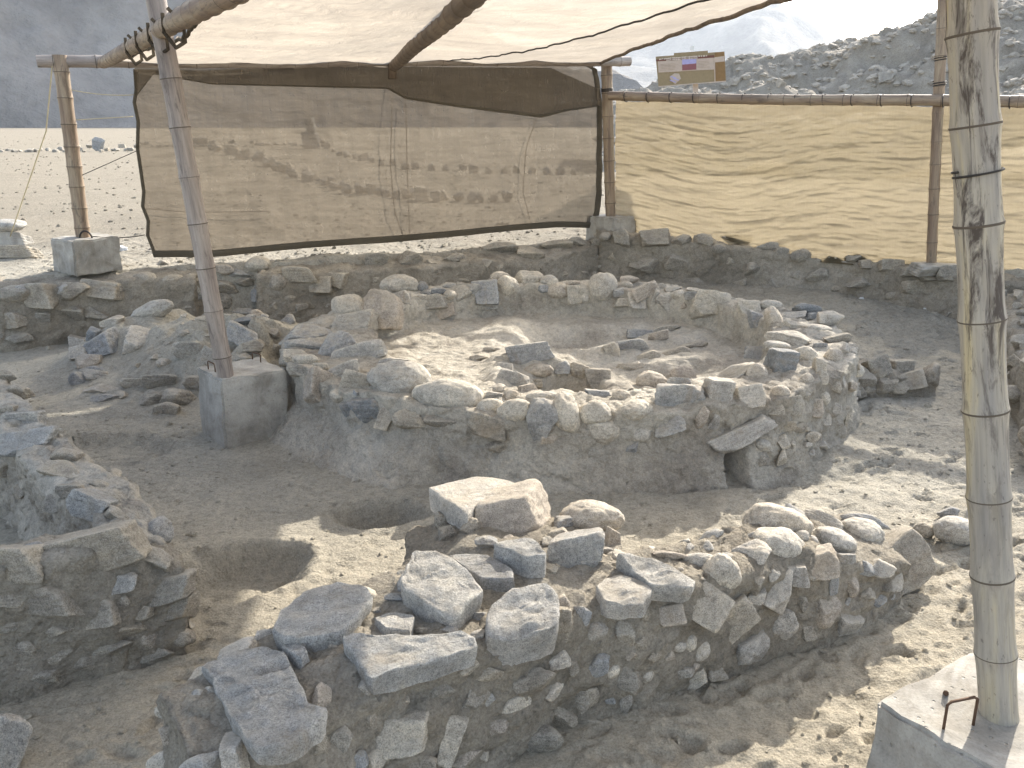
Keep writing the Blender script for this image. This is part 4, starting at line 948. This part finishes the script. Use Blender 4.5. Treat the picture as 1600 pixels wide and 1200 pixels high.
# doubled strip of net hanging from the rail
val_b = [(214, 150), (240, 116), (330, 132), (480, 136), (605, 139), (634, 155), (720, 168), (845, 184), (885, 174), (938, 166)]
Vb = ipl(val_b, tu); Vt = ipl([(210, 106), (612, 104), (860, 106), (938, 140)], tu)
vp = np.array([[onnet(*(Vt[i] * (1 - s) + Vb[i] * s), off=-.05 - .03 * s)[:] for s in np.linspace(0, 1, 16)] for i in range(nu)])
vp = vp + (.012 * fbm(vp * np.array([7, 7, 2]), 1, 3, 71))[..., None] * np.array(nN)
link('valance', mesh('valance', vp.reshape(-1, 3) - np.array(nBk.location), gridfaces(nu, 16), M_val), nBk, (0, 0, 0))
strip('valance_hem', vp[:, -1], vp[:, -2], M_hem, nBk)
for pl in ([(614, 125), (612, 180), (610, 260), (616, 330), (630, 370)], [(838, 186), (822, 230), (817, 300), (830, 352)], [(634, 155), (636, 260), (640, 365)], [(228, 326), (300, 332), (420, 330)]):
    tube_part('cord', [onnet(*p, off=.05) for p in ipl(pl, np.linspace(0, 1, 14))], .005, M_wire, nBk, 6)

# canopy
LE = [(-3.62, 8.52), (-2.86, 7.3), (-2.12, 6.1), (-1.50, 4.7), (-.95, 3.5), (-.55, 2.4), (-.4, 1.6)]
RE = [(.95, 10.3), (1.16, 7.66), (1.34, 5.9), (1.50, 4.75), (1.95, 4.35), (2.1, 3.6), (1.6, 1.4)]  # edge shaped wider, beyond the view too, to shade left floor and front wall
nuC, nvC = 200, 220
tC = np.linspace(0, 1, nvC)
def rs(p): 
    p = np.array(p, float); s = np.r_[0, np.cumsum(np.linalg.norm(np.diff(p, axis=0), axis=1))]; s /= s[-1]
    return np.stack([np.interp(tC, s, p[:, 0]), np.interp(tC, s, p[:, 1])], -1)
Lc, Rc_ = rs(LE), rs(RE); uC = np.linspace(0, 1, nuC)
UM = .475
XY = Lc[None] * (1 - uC)[:, None, None] + Rc_[None] * uC[:, None, None]
sag = np.where(uC < UM, np.sin(uC / UM * math.pi), np.sin((uC - UM) / (1 - UM) * math.pi))
zr = np.interp(uC, [0, 1], [ra0.z + .02, ra1.z - .01])
Z = zr[:, None] + .0 * tC[None] - .05 * sag[:, None] * np.sin(np.clip(tC * 1.4, 0, 1) * 3.14)[None] - .05 * (np.abs(np.sin(uC * 15)) * np.exp(-(tC[None].T * 26))).T
P = np.stack([XY[..., 0], XY[..., 1], Z], -1)
dgl = np.stack([(P[..., 0] * .8 + P[..., 1] * .45) * 1.0, (P[..., 1] * .8 - P[..., 0] * .5) * 5.0, P[..., 0] * 0], -1)
wrk = .012 * (1 - 2 * np.abs(fbm(dgl, 1, 4, 501, .55))) * np.where(uC < UM, 1.0, .45)[:, None] + .012 * fbm(P, 1.3, 3, 505)
P[..., 2] += wrk
cn = thing('shade_canopy', Vector((-1, 8, 2.5)), 'cream sunlit shade canopy stretched overhead across the top of the view', 'canopy')
link('cloth', mesh('cloth', P.reshape(-1, 3) - np.array(cn.location), gridfaces(nuC, nvC), M_canopy), cn, (0, 0, 0))
dz = Vector((0, 0, -.012))
tube_part('edge_rope', [Vector(p) + dz for p in P[-1, ::3]], .016, M_bamD, cn, 6)
tube_part('edge_rope', [Vector(p) + dz for p in P[0, ::3]], .012, M_hem, cn, 6)
sc0 = int(.62 * nuC); seam = []
for k in range(60): 
    i = int((.64 + .20 * k / 59) * (nuC - 1)); j = int((.03 + .62 * k / 59) * (nvC - 1)); seam.append(Vector(P[i, j]) + Vector((0, 0, -.008)))
tube_part('seam_cord', seam, .006, M_wire, cn, 6)
# beams under the canopy
cb0 = ony(614, 92, 9.36) + Vector((0, -.02, -.07)); cb1 = ony(714, 0, 4.75); cb1.z = cb0.z - .0
cbd = (Vector((-.27, 4.7, cb0.z)) - cb0)
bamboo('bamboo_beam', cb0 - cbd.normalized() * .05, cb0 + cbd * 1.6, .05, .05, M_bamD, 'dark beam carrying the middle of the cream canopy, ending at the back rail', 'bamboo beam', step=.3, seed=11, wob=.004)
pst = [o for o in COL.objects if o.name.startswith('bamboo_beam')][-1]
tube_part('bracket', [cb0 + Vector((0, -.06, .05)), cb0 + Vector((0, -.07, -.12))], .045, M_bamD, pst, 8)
lb0 = Vector((-3.68, 8.44, ra0.z + .0)); lb1 = Vector((-1.60, 4.62, ra0.z - .02))
bamboo('bamboo_beam', lb0, lb0.lerp(lb1, 1.7), .045, .05, M_bamC, 'yellow brown bamboo beam along the left edge of the canopy, with cloth ties', 'bamboo beam', step=.24, seed=12, wob=.004)
pst = [o for o in COL.objects if o.name.startswith('bamboo_beam')][-1]
for k in range(4):
    c = lb0.lerp(lb1, .55 + k * .13); a = Vector(P[0, int(np.argmin(np.hypot(P[0, :, 0] - c.x, P[0, :, 1] - c.y)))])
    pts = [c + Vector((-.05, 0, .05)), c + Vector((-.06, .02, -.04)), c + Vector((.02, -.05, -.12)), c + Vector((.10, -.14, -.10)), c + Vector((.12, -.2, -.02)), c + Vector((.05, -.2, .05))]
    tube_part('cloth_tie', [Vector(np.array([np.interp(q, range(6), [p[i] for p in pts]) for i in range(3)])) for q in np.linspace(0, 5, 16)], .010, M_val, pst, 6)
# guy ropes
def rope(pts, r, label, mat=M_rope, sagz=.0):
    pts = [Vector(p) for p in pts]; q = []
    for i in range(len(pts) - 1):
        for k in range(10): s = k / 10; q.append(pts[i].lerp(pts[i + 1], s) - Vector((0, 0, sagz * 4 * s * (1 - s))))
    q.append(pts[-1]); o = tube_part('guy_rope', q, r, mat, None, 6); return tag(o, label, 'rope')
rope([fp1 + Vector((-.05, -.05, -.08)), ony(72, 205, 8.6), pb.location + Vector((.05, -.1, .05))], .006, 'pale guy rope running down from the far left post to the tied stones')
rope([fp0.lerp(fp1, .82) + Vector((.06, 0, 0)), onnet(212, 148)], .004, 'upper thin line between the far left post and the edge of the back net', sagz=.02)
rope([fp0.lerp(fp1, .66) + Vector((.06, 0, 0)), onnet(208, 182)], .004, 'lower thin line between the far left post and the edge of the back net', sagz=.0)
rope([fp0.lerp(fp1, .36) + Vector((.06, 0, 0)), onnet(213, 236)], .0035, 'thin slanting lace from the far left post up to the net edge', M_wire)
rope([fp0 + Vector((.1, -.02, .03)), onnet(226, 367)], .005, 'dark wire from the loop on the far left block to the foot of the net', M_wire, .02)

# ------------------------------------------------------------------ 10 the sign beyond the nets
sgn = thing('information_sign', ony(1090, 170, 13.0), 'brown and cream wooden information sign on a post beyond the golden net', 'sign')
def m_flat(name, c, rough=.7):
    t = NT(name); p = t.pos(); return t.bsdf(t.mix(.35, c, t.ramp(t.noise(p, 30, 4, .6), [(.3, .75), (.65, 1.1)]), 'MULTIPLY'), rough)
M_sb, M_sc, M_sd, M_sm, M_st, M_sv, M_sr, M_wh = (m_flat(n, c) for n, c in (('sign_tan', (.30, .235, .14)), ('sign_cream', (.52, .43, .36)), ('sign_brown', (.25, .155, .07)), ('sign_maroon', (.17, .075, .06)), ('sign_text', (.72, .64, .55)), ('sign_sky_photo', (.40, .38, .62)), ('sign_red_photo', (.26, .11, .12)), ('white_paint', (.8, .8, .78))))
def quad(name, pxs, mat, off, th=.012, parent=sgn):
    n = Vector((.12, 1, 0)).normalized(); p0 = Vector((ony(1090, 110, 13.0))) - n * off
    f = [onplane(x, y, p0, n) for x, y in pxs]; b = [p + n * th for p in f]; m = len(f)
    V = np.array([v[:] for v in f + b]) - np.array(parent.location)
    F = [tuple(range(m)), tuple(range(2 * m - 1, m - 1, -1))] + [(i, i + m, (i + 1) % m + m, (i + 1) % m) for i in range(m)]
    me = mesh(name, V, F, mat); me.polygons.foreach_set('use_smooth', np.zeros(len(me.polygons), dtype=bool))
    return link(name, me, parent, (0, 0, 0))
quad('post', [(1083, 128), (1091, 127), (1091, 182), (1083, 182)], M_sc, -.06, .08)
bd = quad('board', [(1024.5, 88.5), (1132, 80.5), (1134.5, 127), (1029, 135.5)], M_sb, 0, .04)
quad('board_top', [(1053, 83), (1106, 79), (1106, 86), (1053, 90)], M_sb, .001, .039)
pan = quad('side_panel', [(1117, 81.8), (1131.5, 81), (1133.5, 126.5), (1118, 128)], M_sd, .008)
quad('side_panel_top', [(1117, 89.5), (1131.5, 87.5), (1132, 96), (1117, 97.5)], M_sc, .012)
quad('divider', [(1115.6, 90), (1117, 90), (1118, 128.3), (1116.6, 128.4)], M_sc, .012)
hd = quad('heading_band', [(1025, 93), (1116, 86), (1116, 90), (1025, 95.8)], M_sm, .010)
quad('text_band', [(1028, 96), (1115, 90), (1116, 108.5), (1029, 113.5)], M_sc, .008)
quad('photo_print', [(1066, 93), (1088, 92), (1088, 99), (1066, 101)], M_sv, .014); quad('photo_print', [(1066, 101), (1088, 99), (1088, 108.5), (1066, 110)], M_sr, .014)
quad('bottom_edge', [(1029, 134.5), (1134.5, 126), (1134.5, 127.6), (1029, 136)], M_sc, .010)
em = quad('emblem', [(1046, 120), (1054, 114.5), (1061, 115), (1064, 123), (1055, 131.5), (1049, 126)], M_sc, .010)
for (a, b) in ((0, 0), (4, 3), (-1, 6)): quad('emblem_bar', [(1048 + a, 118.5 + b), (1057 + a, 121.5 + b), (1056.5 + a, 123 + b), (1047.5 + a, 120 + b)], M_sv, .014)
xx = 1030.0
while xx < 1104:                                         # heading too worn to read: irregular strokes
    wch = random.uniform(1.0, 2.2); yy = 91.3 - (xx - 1030) * .075 + random.uniform(-.4, .4); quad('lettering', [(xx, yy), (xx + wch, yy - .1), (xx + wch, yy + 1.9), (xx, yy + 2)], M_st, .015, .004)
    if xx < 1088 and xx > 1040: quad('lettering', [(xx, yy + 2.8), (xx + wch, yy + 2.7), (xx + wch, yy + 4.2), (xx, yy + 4.3)], M_st, .015, .004)
    xx += wch + random.choice([.5, .6, .7, 1.6])
for r_ in range(5):
    for (a, b) in ((1032, 1060), (1091, 1110)):
        y0 = 100.3 + r_ * 2.3 - (a - 1032) * .07; e = b - random.uniform(0, 6); quad('lettering', [(a, y0), (e, y0 - .07 * (e - a)), (e, y0 + .7 - .07 * (e - a)), (a, y0 + .7)], m_flat('sign_small_text', (.42, .34, .27)) if r_ == 0 and a == 1032 else bpy.data.materials['sign_small_text'], .012, .004)
quad('finial', [(1078, 73), (1085, 71), (1084, 79.5), (1079, 79)], M_wh, .0, .02)

# ------------------------------------------------------------------ 11 ruined stone mound at the back right
md = thing('ruined_mound', Vector((10, 26, .6)), 'great ruined mound of grey masonry terraces rising beyond the golden net at the back right', 'ruined mound')
nA, nR_ = 340, 120
az = np.linspace(R(5.5), R(46), nA)[:, None]; sR = np.linspace(0, 1, nR_)[None, :]
elev = np.interp(np.degrees(az), [5.5, 8, 11, 13.5, 16, 19.5, 22.5, 25, 27.5, 30, 36, 46], [0.9, 1.9, 2.8, 3.4, 3.7, 4.35, 5.2, 6.4, 6.8, 7.0, 7.4, 6])
r0_, r1_ = 24.0, 36.0; rr_ = r0_ + (r1_ - r0_) * sR; X = rr_ * np.sin(az); Y = rr_ * np.cos(az)
topz = CAM.z + 31 * np.tan(np.radians(elev)) - .6
Pn = np.stack([X, Y, X * 0], -1)
prof = np.interp(sR + .06 * fbm(Pn, .35, 3, 601), [0, .08, .16, .3, .36, .5, .56, .68, .72, 1], [0, .34, .42, .48, .68, .74, .90, .94, 1.0, .97])
Zm = .55 + topz * prof + .35 * fbm(Pn, .55, 5, 611, .6) * np.clip(sR * 8, 0, 1) * np.clip(topz / 3, .15, 1)
Vm = np.stack([X, Y, Zm], -1).reshape(-1, 3); Vm = Vm + .12 * np.stack([fbm(Vm, 1.6, 4, 620 + k) for k in range(3)], -1)
mme = mesh('mound_core', Vm - np.array(md.location), gridfaces(nA, nR_), m_earth('ruin_earth', (.29, .26, .215), (.37, .335, .28), (.46, .415, .345), 1.3))
link('mound_core', mme, md, (0, 0, 0))
scatter(md, mme, md.location, 285, .18, .62, [], lambda ce, nr: np.where(ce[:, 2] > 2.2, 1.0, .12), 'aabb', .12, .6, M_ruin, .65)
sv, sf = [], []
V3, F3 = ICO[2]
for k in range(2600):
    i = random.randrange(len(Vm)); s = random.uniform(.04, .16)
    q = V3 * s * (1 + .18 * RNG.normal(size=V3.shape)) * np.array([1.2, 1, .7]); sf.append(F3 + len(sv) * len(V3)); sv.append(q + Vm[i] - np.array([0, 0, s * .2]))
o = link('rubble', mesh('rubble', np.vstack(sv) - np.array(md.location), np.vstack(sf).astype(np.int32), M_ruin), md, (0, 0, 0)); o['kind'] = 'stuff'
o.data.polygons.foreach_set('use_smooth', np.zeros(len(o.data.polygons), dtype=bool))

# ------------------------------------------------------------------ 12 bits of litter
M_pl = NT('white_plastic').bsdf((.75, .75, .74), .4)
for (px, py, s, lb) in ((189, 392, .11, 'crumpled white plastic scrap on the sand right of the far left block'), (1346, 467, .035, 'tiny white scrap in the shaded sand below the golden net'), (1446, 483, .04, 'pale wrapper scrap lying right of the altar near the long retaining wall')):
    P = onground(px, py); V, F = stone_shape('a', int(px), 4); V = V * (1 + .35 * fbm(V, 5, 3, int(px)))[:, None] * np.array([s * 1.4, s, s * .6])
    tag(link('plastic_scrap', mesh('plastic_scrap', V, F, M_pl, 30), None, P + Vector((0, 0, s * .2))), lb, 'litter')
print('objects', len(bpy.data.objects))
